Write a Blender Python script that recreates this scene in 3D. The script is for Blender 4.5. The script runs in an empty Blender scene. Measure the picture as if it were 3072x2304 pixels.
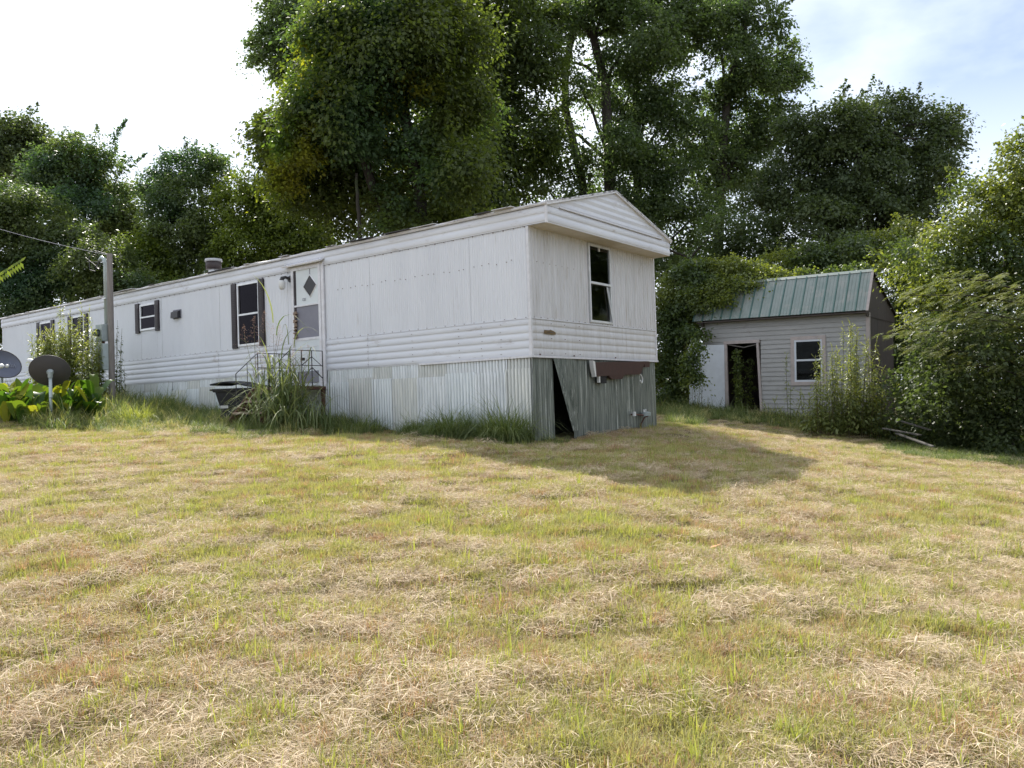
import bpy, math, random
import numpy as np
from mathutils import Vector, Matrix
rnd = random.Random(7)
RG = np.random.default_rng(11)
S = bpy.context.scene
COL = S.collection
EYE = 1.6

# ------------------------------------------------------------------ camera
PITCH, ROLL, FPX = 0.0197, -0.032, 2396.5
cam = bpy.data.cameras.new('camera')
cam.sensor_width = 36.0
cam.lens = FPX / 3072 * 36
cam.clip_start = 0.05
cam.clip_end = 2000
co = bpy.data.objects.new('camera', cam)
COL.objects.link(co)
F = Vector((0, math.cos(PITCH), math.sin(PITCH)))
r0 = Vector((1, 0, 0)); u0 = Vector((0, -math.sin(PITCH), math.cos(PITCH)))
RT = math.cos(ROLL) * r0 + math.sin(ROLL) * u0
UP = -math.sin(ROLL) * r0 + math.cos(ROLL) * u0
co.matrix_world = Matrix(((RT.x, UP.x, -F.x, 0), (RT.y, UP.y, -F.y, 0), (RT.z, UP.z, -F.z, EYE), (0, 0, 0, 1)))
S.camera = co
S.render.resolution_x, S.render.resolution_y = 1024, 768

# ------------------------------------------------------------------ sky and sun
SUN = Vector((-1.35, 3.9, 4.28)).normalized()
EXPOSURE = 0.68
w = bpy.data.worlds.new('World'); S.world = w; w.use_nodes = True
nt = w.node_tree; nt.nodes.clear()
def N(t, **k):
    n = nt.nodes.new(t)
    for a, b in k.items(): setattr(n, a, b)
    return n
out = N('ShaderNodeOutputWorld'); bg = N('ShaderNodeBackground'); bg.inputs[1].default_value = 0.1
sky = N('ShaderNodeTexSky', sky_type='NISHITA', sun_disc=False)
sky.sun_elevation = math.asin(SUN.z); sky.sun_rotation = math.atan2(SUN.x, SUN.y)
sky.air_density = 1.0; sky.dust_density = 1.5; sky.ozone_density = 1.2
tc = N('ShaderNodeTexCoord'); mp = N('ShaderNodeMapping'); mp.inputs['Location'].default_value = (9, 9, 9)
mp.inputs['Scale'].default_value = (1.0, 1.0, 1.9)
no = N('ShaderNodeTexNoise'); no.inputs['Scale'].default_value = 1.7; no.inputs['Detail'].default_value = 7; no.inputs['Roughness'].default_value = .52
cr = N('ShaderNodeValToRGB'); cr.color_ramp.elements[0].position = .38; cr.color_ramp.elements[1].position = .56
cr.color_ramp.elements[0].color = (.15, .15, .15, 1); cr.color_ramp.elements[1].color = (1, 1, 1, 1)
mx = N('ShaderNodeMix', data_type='RGBA')
L = nt.links.new
L(tc.outputs['Generated'], mp.inputs[0]); L(mp.outputs[0], no.inputs['Vector']); L(no.outputs['Fac'], cr.inputs[0])
sx = N('ShaderNodeSeparateXYZ'); hz = N('ShaderNodeMapRange'); hz.inputs[1].default_value = .10; hz.inputs[2].default_value = .36; hz.inputs[3].default_value = 1; hz.inputs[4].default_value = 0
mxm = N('ShaderNodeMath', operation='MAXIMUM')   # white summer haze thickening towards the horizon
L(tc.outputs['Generated'], sx.inputs[0]); L(sx.outputs['Z'], hz.inputs[0]); L(cr.outputs[0], mxm.inputs[0]); L(hz.outputs[0], mxm.inputs[1])
L(mxm.outputs[0], mx.inputs['Factor']); L(sky.outputs[0], mx.inputs['A'])
mx.inputs['B'].default_value = (8.8, 9.4, 10.3, 1)
L(mx.outputs['Result'], bg.inputs[0]); L(bg.outputs[0], out.inputs[0])
sl = bpy.data.lights.new('sun', 'SUN'); sl.energy = 5.0; sl.angle = math.radians(.55); sl.color = (1, .95, .86)
so = bpy.data.objects.new('sun', sl); COL.objects.link(so)
so.rotation_euler = SUN.to_track_quat('Z', 'Y').to_euler(); so.location = SUN * 60
S.view_settings.view_transform = 'Standard'; S.view_settings.look = 'None'
S.view_settings.exposure = EXPOSURE; S.view_settings.gamma = 1; S.view_settings.use_curve_mapping = False
cy = S.cycles
cy.max_bounces = 7; cy.diffuse_bounces = 3; cy.glossy_bounces = 3; cy.transmission_bounces = 5; cy.transparent_max_bounces = 8
cy.caustics_reflective = False; cy.caustics_refractive = False; cy.use_denoising = True

# ------------------------------------------------------------------ helpers
def ray(x, y):
    return F + RT * ((x - 1536) / FPX) - UP * ((y - 1152) / FPX)
def at(x, y, dist):
    """place where the line of sight meets the depth `dist`"""
    d = ray(x, y)
    return Vector((0, 0, EYE)) + d * dist
def tag(o, label=None, cat=None, group=None, kind=None):
    if label: o['label'] = label
    if cat: o['category'] = cat
    if group: o['group'] = group
    if kind: o['kind'] = kind
    return o
def empty(name, loc=(0, 0, 0), rz=0, ry=0):
    o = bpy.data.objects.new(name, None); COL.objects.link(o)
    o.empty_display_size = .2
    o.location = loc
    o.rotation_euler = (0, ry, rz)
    return o
def link_mesh(name, me, mat=None, parent=None):
    o = bpy.data.objects.new(name, me); COL.objects.link(o)
    if mat and not me.materials: me.materials.append(mat)
    if parent: o.parent = parent
    return o
def np_mesh(name, v, f, tint=None, smooth=False):
    """v (N,3) float, f (M,k) int"""
    me = bpy.data.meshes.new(name)
    v = np.asarray(v, np.float32); f = np.asarray(f, np.int32); k = f.shape[1]
    me.vertices.add(len(v)); me.vertices.foreach_set('co', v.ravel())
    me.loops.add(f.size); me.loops.foreach_set('vertex_index', f.ravel())
    me.polygons.add(len(f)); me.polygons.foreach_set('loop_start', np.arange(0, f.size, k, dtype=np.int32))
    if tint is not None:
        a = me.attributes.new('tint', 'FLOAT', 'POINT'); a.data.foreach_set('value', np.asarray(tint, np.float32))
    if smooth: me.polygons.foreach_set('use_smooth', np.ones(len(f), bool))
    me.update(calc_edges=True)
    return me
class MB:
    def __init__(s): s.v = []; s.f = []
    def add(s, vs, fs):
        b = len(s.v); s.v += [tuple(q) for q in vs]; s.f += [tuple(i + b for i in q) for q in fs]; return s
    def box(s, x0, x1, y0, y1, z0, z1):
        return s.add([(x0,y0,z0),(x1,y0,z0),(x1,y1,z0),(x0,y1,z0),(x0,y0,z1),(x1,y0,z1),(x1,y1,z1),(x0,y1,z1)],
                     [(0,3,2,1),(4,5,6,7),(0,1,5,4),(1,2,6,5),(2,3,7,6),(3,0,4,7)])
    def bar(s, a, b, wd, th, up=(0, 0, 1)):
        a = Vector(a); b = Vector(b); d = (b - a).normalized(); up = Vector(up)
        if abs(d.dot(up)) > .98: up = Vector((1, 0, 0))
        x = d.cross(up).normalized(); y = x.cross(d).normalized()
        vs = [p + x * sx * wd / 2 + y * sy * th / 2 for p in (a, b) for sx, sy in ((-1,-1),(1,-1),(1,1),(-1,1))]
        return s.add(vs, [(0,3,2,1),(4,5,6,7),(0,1,5,4),(1,2,6,5),(2,3,7,6),(3,0,4,7)])
    def tube(s, pts, rad, n=8, cap=True):
        pts = [Vector(p) for p in pts]; m = len(pts)
        if not hasattr(rad, '__len__'): rad = [rad] * m
        b = len(s.v); prev = None
        for i, p in enumerate(pts):
            d = (pts[min(i + 1, m - 1)] - pts[max(i - 1, 0)]).normalized()
            if prev is None:
                x = d.cross(Vector((0, 0, 1)));
                if x.length < .1: x = d.cross(Vector((1, 0, 0)))
            else: x = prev - d * prev.dot(d)
            x.normalize(); prev = x; y = d.cross(x)
            for k in range(n):
                a = 2 * math.pi * k / n; s.v.append(tuple(p + (x * math.cos(a) + y * math.sin(a)) * rad[i]))
        for i in range(m - 1):
            for k in range(n):
                k2 = (k + 1) % n; s.f.append((b + i*n + k, b + i*n + k2, b + (i+1)*n + k2, b + (i+1)*n + k))
        if cap:
            s.f.append(tuple(b + k for k in reversed(range(n)))); s.f.append(tuple(b + (m-1)*n + k for k in range(n)))
        return s
    def prism(s, poly, axis, a0, a1):
        """poly: 2D points in the plane of the other two axes, extruded along axis"""
        n = len(poly)
        def mk(q, a):
            if axis == 0: return (a, q[0], q[1])
            if axis == 1: return (q[0], a, q[1])
            return (q[0], q[1], a)
        vs = [mk(q, a0) for q in poly] + [mk(q, a1) for q in poly]
        fs = [tuple(reversed(range(n))), tuple(range(n, 2*n))] + [(i, (i+1) % n, n + (i+1) % n, n + i) for i in range(n)]
        return s.add(vs, fs)
    def build(s, name, mat, parent=None, smooth=False, bevel=0):
        me = bpy.data.meshes.new(name); me.from_pydata(s.v, [], s.f)
        if smooth: me.polygons.foreach_set('use_smooth', [True] * len(me.polygons))
        me.update()
        o = link_mesh(name, me, mat, parent)
        if bevel:
            m = o.modifiers.new('bevel', 'BEVEL'); m.width = bevel; m.segments = 1; m.limit_method = 'ANGLE'
        return o

def text_mesh(name, body, size, mat, parent, mloc):
    fc = bpy.data.curves.new(name, 'FONT'); fc.body = body; fc.size = size; fc.extrude = .003; fc.align_x = 'CENTER'
    fo = bpy.data.objects.new(name, fc); me = bpy.data.meshes.new_from_object(fo); me.name = name
    o = link_mesh(name, me, mat, parent); o.matrix_local = mloc
    bpy.data.objects.remove(fo); return o
# ------------------------------------------------------------------ materials
def new_mat(name):
    m = bpy.data.materials.new(name); m.use_nodes = True
    t = m.node_tree; t.nodes.clear()
    return m, t, t.nodes.new('ShaderNodeOutputMaterial')
def surf(name, c1, c2=None, rough=.6, metal=0, scale=4, stretch=(1, 1, 1), bump=0, bscale=60, c3=None, thr=.62, scale3=1.3, stretch3=(1,1,1), spec=.5, soft=.12, rvar=0):
    """two-tone weathered surface; c3 = blotches of dirt/rust, or painted rib glints, over it"""
    m, t, o = new_mat(name); n = t.nodes; l = t.links.new
    b = n.new('ShaderNodeBsdfPrincipled'); b.inputs['Roughness'].default_value = rough; b.inputs['Metallic'].default_value = metal
    b.inputs['Specular IOR Level'].default_value = spec
    l(b.outputs[0], o.inputs[0])
    tcn = n.new('ShaderNodeTexCoord'); ma = n.new('ShaderNodeMapping'); ma.inputs['Scale'].default_value = stretch
    l(tcn.outputs['Object'], ma.inputs[0])
    nz = n.new('ShaderNodeTexNoise'); nz.inputs['Scale'].default_value = scale; nz.inputs['Detail'].default_value = 6; nz.inputs['Roughness'].default_value = .65
    l(ma.outputs[0], nz.inputs['Vector'])
    rp = n.new('ShaderNodeMapRange'); rp.inputs[1].default_value = .33; rp.inputs[2].default_value = .68
    l(nz.outputs['Fac'], rp.inputs[0])
    mi = n.new('ShaderNodeMix'); mi.data_type = 'RGBA'; mi.inputs['A'].default_value = (*c1, 1); mi.inputs['B'].default_value = (*(c2 or c1), 1)
    l(rp.outputs[0], mi.inputs['Factor']); col = mi.outputs['Result']
    if rvar:
        rr = n.new('ShaderNodeMapRange'); rr.inputs[3].default_value = rough - rvar; rr.inputs[4].default_value = rough + rvar
        l(nz.outputs['Fac'], rr.inputs[0]); l(rr.outputs[0], b.inputs['Roughness'])
    if c3:
        m3 = n.new('ShaderNodeMapping'); m3.inputs['Scale'].default_value = stretch3; m3.inputs['Location'].default_value = (5, 3, 1)
        l(tcn.outputs['Object'], m3.inputs[0])
        n3 = n.new('ShaderNodeTexNoise'); n3.inputs['Scale'].default_value = scale3; n3.inputs['Detail'].default_value = 8; n3.inputs['Roughness'].default_value = .7
        l(m3.outputs[0], n3.inputs['Vector'])
        r3 = n.new('ShaderNodeMapRange'); r3.inputs[1].default_value = thr; r3.inputs[2].default_value = thr + soft; l(n3.outputs['Fac'], r3.inputs[0])
        i3 = n.new('ShaderNodeMix'); i3.data_type = 'RGBA'; i3.inputs['B'].default_value = (*c3, 1)
        l(r3.outputs[0], i3.inputs['Factor']); l(col, i3.inputs['A']); col = i3.outputs['Result']
    l(col, b.inputs['Base Color'])
    if bump:
        nb = n.new('ShaderNodeTexNoise'); nb.inputs['Scale'].default_value = bscale; nb.inputs['Detail'].default_value = 4
        l(ma.outputs[0], nb.inputs['Vector']); bp = n.new('ShaderNodeBump'); bp.inputs['Strength'].default_value = bump; bp.inputs['Distance'].default_value = .02
        l(nb.outputs['Fac'], bp.inputs['Height']); l(bp.outputs[0], b.inputs['Normal'])
    return m
def leaf_mat(name, lo, hi, trans=.42, tcol=None, rough=.45, spec=.35, src='GEOMETRY', wscale=.35, alt=None, wthr=(.45, .6)):
    """leaf: diffuse + gloss on top, light shining through; colour varies leaf by leaf and in drifts"""
    m, t, o = new_mat(name); n = t.nodes; l = t.links.new
    at_ = n.new('ShaderNodeAttribute'); at_.attribute_name = 'tint'; at_.attribute_type = src
    mi = n.new('ShaderNodeMix'); mi.data_type = 'RGBA'; mi.inputs['A'].default_value = (*lo, 1); mi.inputs['B'].default_value = (*hi, 1)
    l(at_.outputs['Fac'], mi.inputs['Factor']); col = mi.outputs['Result']
    if alt:
        g = n.new('ShaderNodeNewGeometry'); nz = n.new('ShaderNodeTexNoise'); nz.inputs['Scale'].default_value = wscale; nz.inputs['Detail'].default_value = 5
        l(g.outputs['Position'], nz.inputs['Vector'])
        r = n.new('ShaderNodeMapRange'); r.inputs[1].default_value = wthr[0]; r.inputs[2].default_value = wthr[1]; l(nz.outputs['Fac'], r.inputs[0])
        m2 = n.new('ShaderNodeMix'); m2.data_type = 'RGBA'; m2.inputs['B'].default_value = (*alt, 1)
        l(r.outputs[0], m2.inputs['Factor']); l(col, m2.inputs['A']); col = m2.outputs['Result']
    b = n.new('ShaderNodeBsdfPrincipled'); b.inputs['Roughness'].default_value = rough; b.inputs['Specular IOR Level'].default_value = spec
    l(col, b.inputs['Base Color'])
    tr = n.new('ShaderNodeBsdfTranslucent'); hs = n.new('ShaderNodeMix'); hs.data_type = 'RGBA'; hs.blend_type = 'MULTIPLY'; hs.inputs['Factor'].default_value = 1
    tc_ = tcol or (2.2, 2.1, .9); hs.inputs['B'].default_value = (*tc_, 1); hs.clamp_result = True
    l(col, hs.inputs['A']); l(hs.outputs['Result'], tr.inputs[0])
    ms = n.new('ShaderNodeMixShader'); ms.inputs[0].default_value = trans
    l(b.outputs[0], ms.inputs[1]); l(tr.outputs[0], ms.inputs[2]); l(ms.outputs[0], o.inputs[0])
    return m
def glass_mat(name, tint=(.55, .6, .6), clear=.55, refl=(.9, .95, .95), ior=1.5):
    m, t, o = new_mat(name); n = t.nodes; l = t.links.new
    tr = n.new('ShaderNodeBsdfTransparent'); tr.inputs[0].default_value = (*[c * clear for c in tint], 1)
    gl = n.new('ShaderNodeBsdfGlossy'); gl.inputs['Roughness'].default_value = .04; gl.inputs[0].default_value = (*refl, 1)
    fr = n.new('ShaderNodeFresnel'); fr.inputs[0].default_value = ior
    nz = n.new('ShaderNodeTexNoise'); nz.inputs['Scale'].default_value = 2.5; bp = n.new('ShaderNodeBump'); bp.inputs['Strength'].default_value = .04
    l(nz.outputs['Fac'], bp.inputs['Height']); l(bp.outputs[0], gl.inputs['Normal'])
    ms = n.new('ShaderNodeMixShader'); l(fr.outputs[0], ms.inputs[0]); l(tr.outputs[0], ms.inputs[1]); l(gl.outputs[0], ms.inputs[2]); l(ms.outputs[0], o.inputs[0])
    return m

M = {}
M['siding'] = surf('white_siding_paint', (.67, .685, .73), (.60, .615, .66), .45, 0, 1.3, (1, 1, .25), c3=(.40, .35, .30), thr=.60, scale3=7, stretch3=(3, 3, .2), soft=.25, bump=.5, bscale=1.6)
M['siding_end'] = surf('weathered_siding_paint', (.60, .60, .63), (.51, .505, .52), .5, 0, 2.5, (2, 3, .3), c3=(.33, .29, .24), thr=.54, scale3=6, stretch3=(3, 5, .3), soft=.22)
M['siding_low'] = surf('lower_siding_paint', (.65, .665, .71), (.57, .58, .63), .45, 0, 2, (.3, .3, 2), c3=(.33, .29, .27), thr=.58, scale3=3.2, stretch3=(.6, .6, 2.2), soft=.2)
M['trim'] = surf('white_trim', (.68, .68, .72), (.56, .55, .57), .4, 0, 9, c3=(.35, .28, .22), thr=.64, scale3=9, soft=.1)
M['soffit'] = surf('soffit', (.62, .58, .52), (.52, .47, .40), .6, 0, 5)
M['roofm'] = surf('roof_coating', (.62, .62, .64), (.40, .38, .37), .5, .2, 3, (1, 1, 1), c3=(.06, .05, .045), thr=.52, scale3=6, stretch3=(.5, 2, 2), soft=.06, bump=.4, bscale=20)
M['inside'] = surf('inside_panelling', (.10, .08, .06), (.07, .055, .045), .8, 0, 3, (6, 6, .4))
M['galv'] = surf('galvanised_sheet', (.68, .71, .74), (.50, .53, .55), .36, .6, 3.0, (2.5, 2.5, .5), bump=.12, bscale=14, c3=(.33, .33, .30), thr=.6, scale3=4, stretch3=(2, 2, .5), soft=.2, rvar=.12)
M['galv2'] = surf('galvanised_sheet_dull', (.60, .61, .60), (.44, .46, .45), .42, .6, 3.5, (3, 3, .4), bump=.15, bscale=12, c3=(.30, .24, .19), thr=.6, scale3=3, stretch3=(2, 2, .6), soft=.16, rvar=.1)
M['galv3'] = surf('galvanised_sheet_reflections', (.26, .28, .26), (.07, .085, .075), .42, .55, 4.5, (6, 6, .25), bump=.2, bscale=10, c3=(.60, .62, .60), thr=.595, scale3=5, stretch3=(7, 7, .09), soft=.03, rvar=.14)  # dark tree reflection and pale rib glints put into the colour
M['galv4'] = surf('galvanised_sheet_yellowed', (.66, .67, .64), (.48, .50, .50), .38, .6, 3.5, (3, 3, .4), bump=.15, bscale=12, rvar=.1)
M['galv5'] = surf('galvanised_sheet_bluish', (.68, .72, .75), (.52, .56, .59), .36, .6, 3.5, (3, 3, .4), bump=.12, bscale=12, rvar=.1, c3=(.30, .29, .27), thr=.62, scale3=5, stretch3=(5, 5, .5))
M['maroon'] = surf('maroon_shutter', (.018, .008, .012), (.012, .007, .010), .5, 0, 6)
M['alum'] = surf('mill_aluminium', (.70, .71, .73), (.55, .56, .58), .4, .4, 6)
M['glass'] = glass_mat('window_glass')
M['glass_dark'] = glass_mat('screened_window_glass', (.4, .38, .42), .5, (.30, .28, .33), 1.35)
M['screen'] = surf('insect_screen', (.22, .22, .26), (.19, .19, .23), .8, 0, 3)
M['door_white'] = surf('white_door_paint', (.62, .66, .68), (.55, .59, .62), .45, 0, 3, c3=(.40, .36, .30), thr=.68, scale3=4)
M['rust'] = surf('rusty_steel', (.13, .055, .035), (.07, .035, .03), .85, 0, 8, bump=.3)
M['black'] = surf('black_iron', (.018, .018, .022), (.03, .026, .03), .5, 0, 8)
M['bin'] = surf('black_bin_plastic', (.010, .011, .017), (.016, .018, .024), .5, 0, 5, spec=.3)
M['wood'] = surf('bare_lumber', (.34, .25, .19), (.24, .18, .14), .8, 0, 4, (1, 8, 8), bump=.3)
M['greywood'] = surf('grey_weathered_wood', (.26, .23, .21), (.17, .15, .14), .85, 0, 5, (8, 8, .5), bump=.4, bscale=20)
M['oldwood'] = surf('dark_rotten_wood', (.13, .12, .11), (.07, .065, .06), .9, 0, 5, bump=.4)
M['redwood'] = surf('red_brown_stain', (.055, .020, .015), (.035, .014, .012), .5, 0, 3, (1, 6, 6))
M['ventbrown'] = surf('vent_brown', (.045, .03, .03), (.03, .022, .022), .6)
M['ventgrey'] = surf('vent_cap_grey', (.42, .43, .45), (.3, .3, .32), .5)
M['white'] = surf('white_plastic', (.62, .62, .61), (.6, .6, .6), .4)
M['pvc'] = surf('grey_conduit', (.42, .48, .48), (.34, .39, .39), .4, .2, 6)
M['metergrey'] = surf('meter_box_grey', (.32, .36, .36), (.26, .30, .30), .45, .3, 4)
M['dishback'] = surf('dark_grey_dish', (.055, .052, .055), (.045, .042, .045), .6, 0, 4)
M['dishface'] = surf('grey_dish_face', (.10, .11, .16), (.08, .09, .13), .35, 0, 4)
M['dishlogo'] = surf('faded_logo', (.20, .21, .26), None, .5)
M['copper'] = surf('brown_plate', (.20, .13, .06), (.12, .08, .04), .6, .3, 20)
M['shedboard'] = surf('tan_clapboard', (.41, .40, .39), (.33, .32, .31), .7, 0, 3, (.4, 1, 3), c3=(.20, .17, .14), thr=.58, scale3=3, stretch3=(1, 1, 2), soft=.2)
M['shedtrim'] = surf('pinkish_trim', (.50, .42, .40), (.38, .33, .31), .7, 0, 6)
M['shedwhite'] = surf('shed_window_white', (.66, .69, .74), (.58, .60, .65), .4, 0, 5)
M['shedside'] = surf('brown_side_board', (.10, .075, .065), (.065, .05, .045), .8, 0, 3, (5, 5, .4))
M['greenroof'] = surf('green_metal_roof', (.18, .225, .205), (.25, .275, .255), .42, .15, 2.2, (1, 1, 1), c3=(.32, .31, .28), thr=.52, scale3=2.2, soft=.2)
M['greenrib'] = surf('green_roof_rib', (.06, .13, .12), (.09, .155, .14), .4, .1, 3)
M['bark'] = surf('bark', (.055, .045, .035), (.03, .026, .022), .95, 0, 4, (4, 4, .6), bump=.8, bscale=12, c3=(.05, .07, .025), thr=.55)
M['stem'] = surf('green_stem', (.10, .12, .04), (.12, .08, .04), .8, 0, 10)
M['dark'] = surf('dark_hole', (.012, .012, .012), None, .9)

# ------------------------------------------------------------------ terrain
CP = [(0,0,-1.6),(-3,3,-1.5),(3,3,-1.62),(0,6.5,-1.14),(2,8.6,-1.14),(3.6,9.7,-1.13),(-6,10,-.66),(-3,11,-.62),(-9.4,14.5,-.34),(-9.2,16,-.2),
      (.33,12.6,-.68),(1.35,13.95,-.66),(2.9,16.0,-.64),(-1.6,14.1,-.55),(-3.3,15.3,-.40),(-8.2,19.2,.04),(-9.8,20.3,.25),(-15.6,24.7,.58),
      (6.1,25.3,-.60),(9.1,23,-1.05),(10,22.3,-1.25),(8,18.5,-1.35),(10,16,-1.6),(9,12,-1.68),(6,8,-1.62),(5,19,-.95),(4.3,17,-.75),(6.5,14,-1.25),
      (0,30,-.3),(-15,35,1.0),(15,30,-1.7),(0,60,-.5),(-10,-6,-1.9),(10,-6,-2.3),(0,-12,-2.4),(40,20,-3.0),(-40,20,1.3),(-25,5,-.4),(25,5,-2.6),(20,16,-2.2),(-20,50,1.2),(30,50,-2.0)]
CP = np.array(CP, float)
def tps(r2): return np.where(r2 > 1e-9, .5 * r2 * np.log(np.maximum(r2, 1e-9)), 0)
_n = len(CP); _A = np.zeros((_n + 3, _n + 3))
_A[:_n, :_n] = tps(((CP[:, None, :2] - CP[None, :, :2]) ** 2).sum(-1)) + np.eye(_n) * 1.5
_A[:_n, _n:] = np.c_[np.ones(_n), CP[:, :2]]; _A[_n:, :_n] = _A[:_n, _n:].T
_W = np.linalg.solve(_A, np.r_[CP[:, 2], 0, 0, 0])
_grids = [RG.random((64, 64)) for _ in range(6)]
def vnoise(x, y, scale, k=0):
    g = _grids[k]; x = np.asarray(x, float) * scale + 17.3 + k * 5; y = np.asarray(y, float) * scale + 9.1
    xi = np.floor(x).astype(int); yi = np.floor(y).astype(int); fx = x - xi; fy = y - yi
    fx = fx*fx*(3-2*fx); fy = fy*fy*(3-2*fy)
    a = g[xi % 64, yi % 64]; b = g[(xi+1) % 64, yi % 64]; c = g[xi % 64, (yi+1) % 64]; d = g[(xi+1) % 64, (yi+1) % 64]
    return (a*(1-fx)+b*fx)*(1-fy) + (c*(1-fx)+d*fx)*fy
def gz(x, y):
    x = np.asarray(x, float); y = np.asarray(y, float); sh = x.shape
    xf = np.clip(x.ravel(), -45, 45); yf = np.clip(y.ravel(), -14, 70)
    z = tps((xf[:, None]-CP[None, :, 0])**2 + (yf[:, None]-CP[None, :, 1])**2) @ _W[:_n] + _W[_n] + _W[_n+1]*xf + _W[_n+2]*yf
    z = np.clip(z, -3.5, 2.5)
    bump = (vnoise(xf, yf, 2.6, 0)-.5)*.07 + (vnoise(xf, yf, 6.5, 1)-.5)*.045 + (vnoise(xf, yf, .8, 2)-.5)*.08
    return (z + bump + EYE).reshape(sh)
def g1(x, y): return float(gz(np.array([x]), np.array([y]))[0])
gx = np.r_[[-600, -300, -150, -80], np.arange(-50, -15, 2.5), np.arange(-15, 15, .15), np.arange(15, 51, 2.5), [80, 150, 300, 600]]
gy = np.r_[[-200, -80, -30, -12, -6, -2], np.arange(0, 2.4, .6), np.arange(2.4, 27, .14), np.arange(27, 60, 1.5), [70, 100, 180, 350, 900]]
GX, GY = np.meshgrid(gx, gy, indexing='ij')
GZ = gz(GX, GY)
V_ = np.stack([GX, GY, GZ], -1).reshape(-1, 3); nx, ny = len(gx), len(gy)
I = np.arange(nx*ny).reshape(nx, ny)
Fq = np.stack([I[:-1, :-1], I[1:, :-1], I[1:, 1:], I[:-1, 1:]], -1).reshape(-1, 4)
def ground_mat():
    m, t, o = new_mat('dry_thatch_soil'); n = t.nodes; l = t.links.new
    g = n.new('ShaderNodeNewGeometry')
    b = n.new('ShaderNodeBsdfPrincipled'); b.inputs['Roughness'].default_value = .95; b.inputs['Specular IOR Level'].default_value = .1
    a = n.new('ShaderNodeTexNoise'); a.inputs['Scale'].default_value = 1.1; a.inputs['Detail'].default_value = 8; a.inputs['Roughness'].default_value = .7
    l(g.outputs['Position'], a.inputs['Vector'])
    r = n.new('ShaderNodeValToRGB'); e = r.color_ramp.elements
    e[0].position = .36; e[0].color = (.15, .12, .06, 1); e[1].position = .68; e[1].color = (.11, .12, .035, 1)
    k = e.new(.52); k.color = (.24, .19, .12, 1)
    l(a.outputs['Fac'], r.inputs[0])
    f = n.new('ShaderNodeTexNoise'); f.inputs['Scale'].default_value = 45; f.inputs['Detail'].default_value = 5
    l(g.outputs['Position'], f.inputs['Vector'])
    mi = n.new('ShaderNodeMix'); mi.data_type = 'RGBA'; mi.blend_type = 'MULTIPLY'; mi.inputs['Factor'].default_value = .8
    rr = n.new('ShaderNodeMapRange'); rr.inputs[1].default_value = .3; rr.inputs[2].default_value = .7; rr.inputs[3].default_value = .35; rr.inputs[4].default_value = 1.25
    l(f.outputs['Fac'], rr.inputs[0]); l(r.outputs[0], mi.inputs['A']); l(rr.outputs[0], mi.inputs['B']); l(mi.outputs['Result'], b.inputs['Base Color'])
    bp = n.new('ShaderNodeBump'); bp.inputs['Strength'].default_value = .8; bp.inputs['Distance'].default_value = .03
    l(f.outputs['Fac'], bp.inputs['Height']); l(bp.outputs[0], b.inputs['Normal']); l(b.outputs[0], o.inputs[0])
    return m
M['ground'] = ground_mat()
ground = link_mesh('ground', np_mesh('ground', V_, Fq, smooth=True), M['ground'])
tag(ground, 'dry mowed lawn sloping up to the mobile home', kind='structure')

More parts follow.
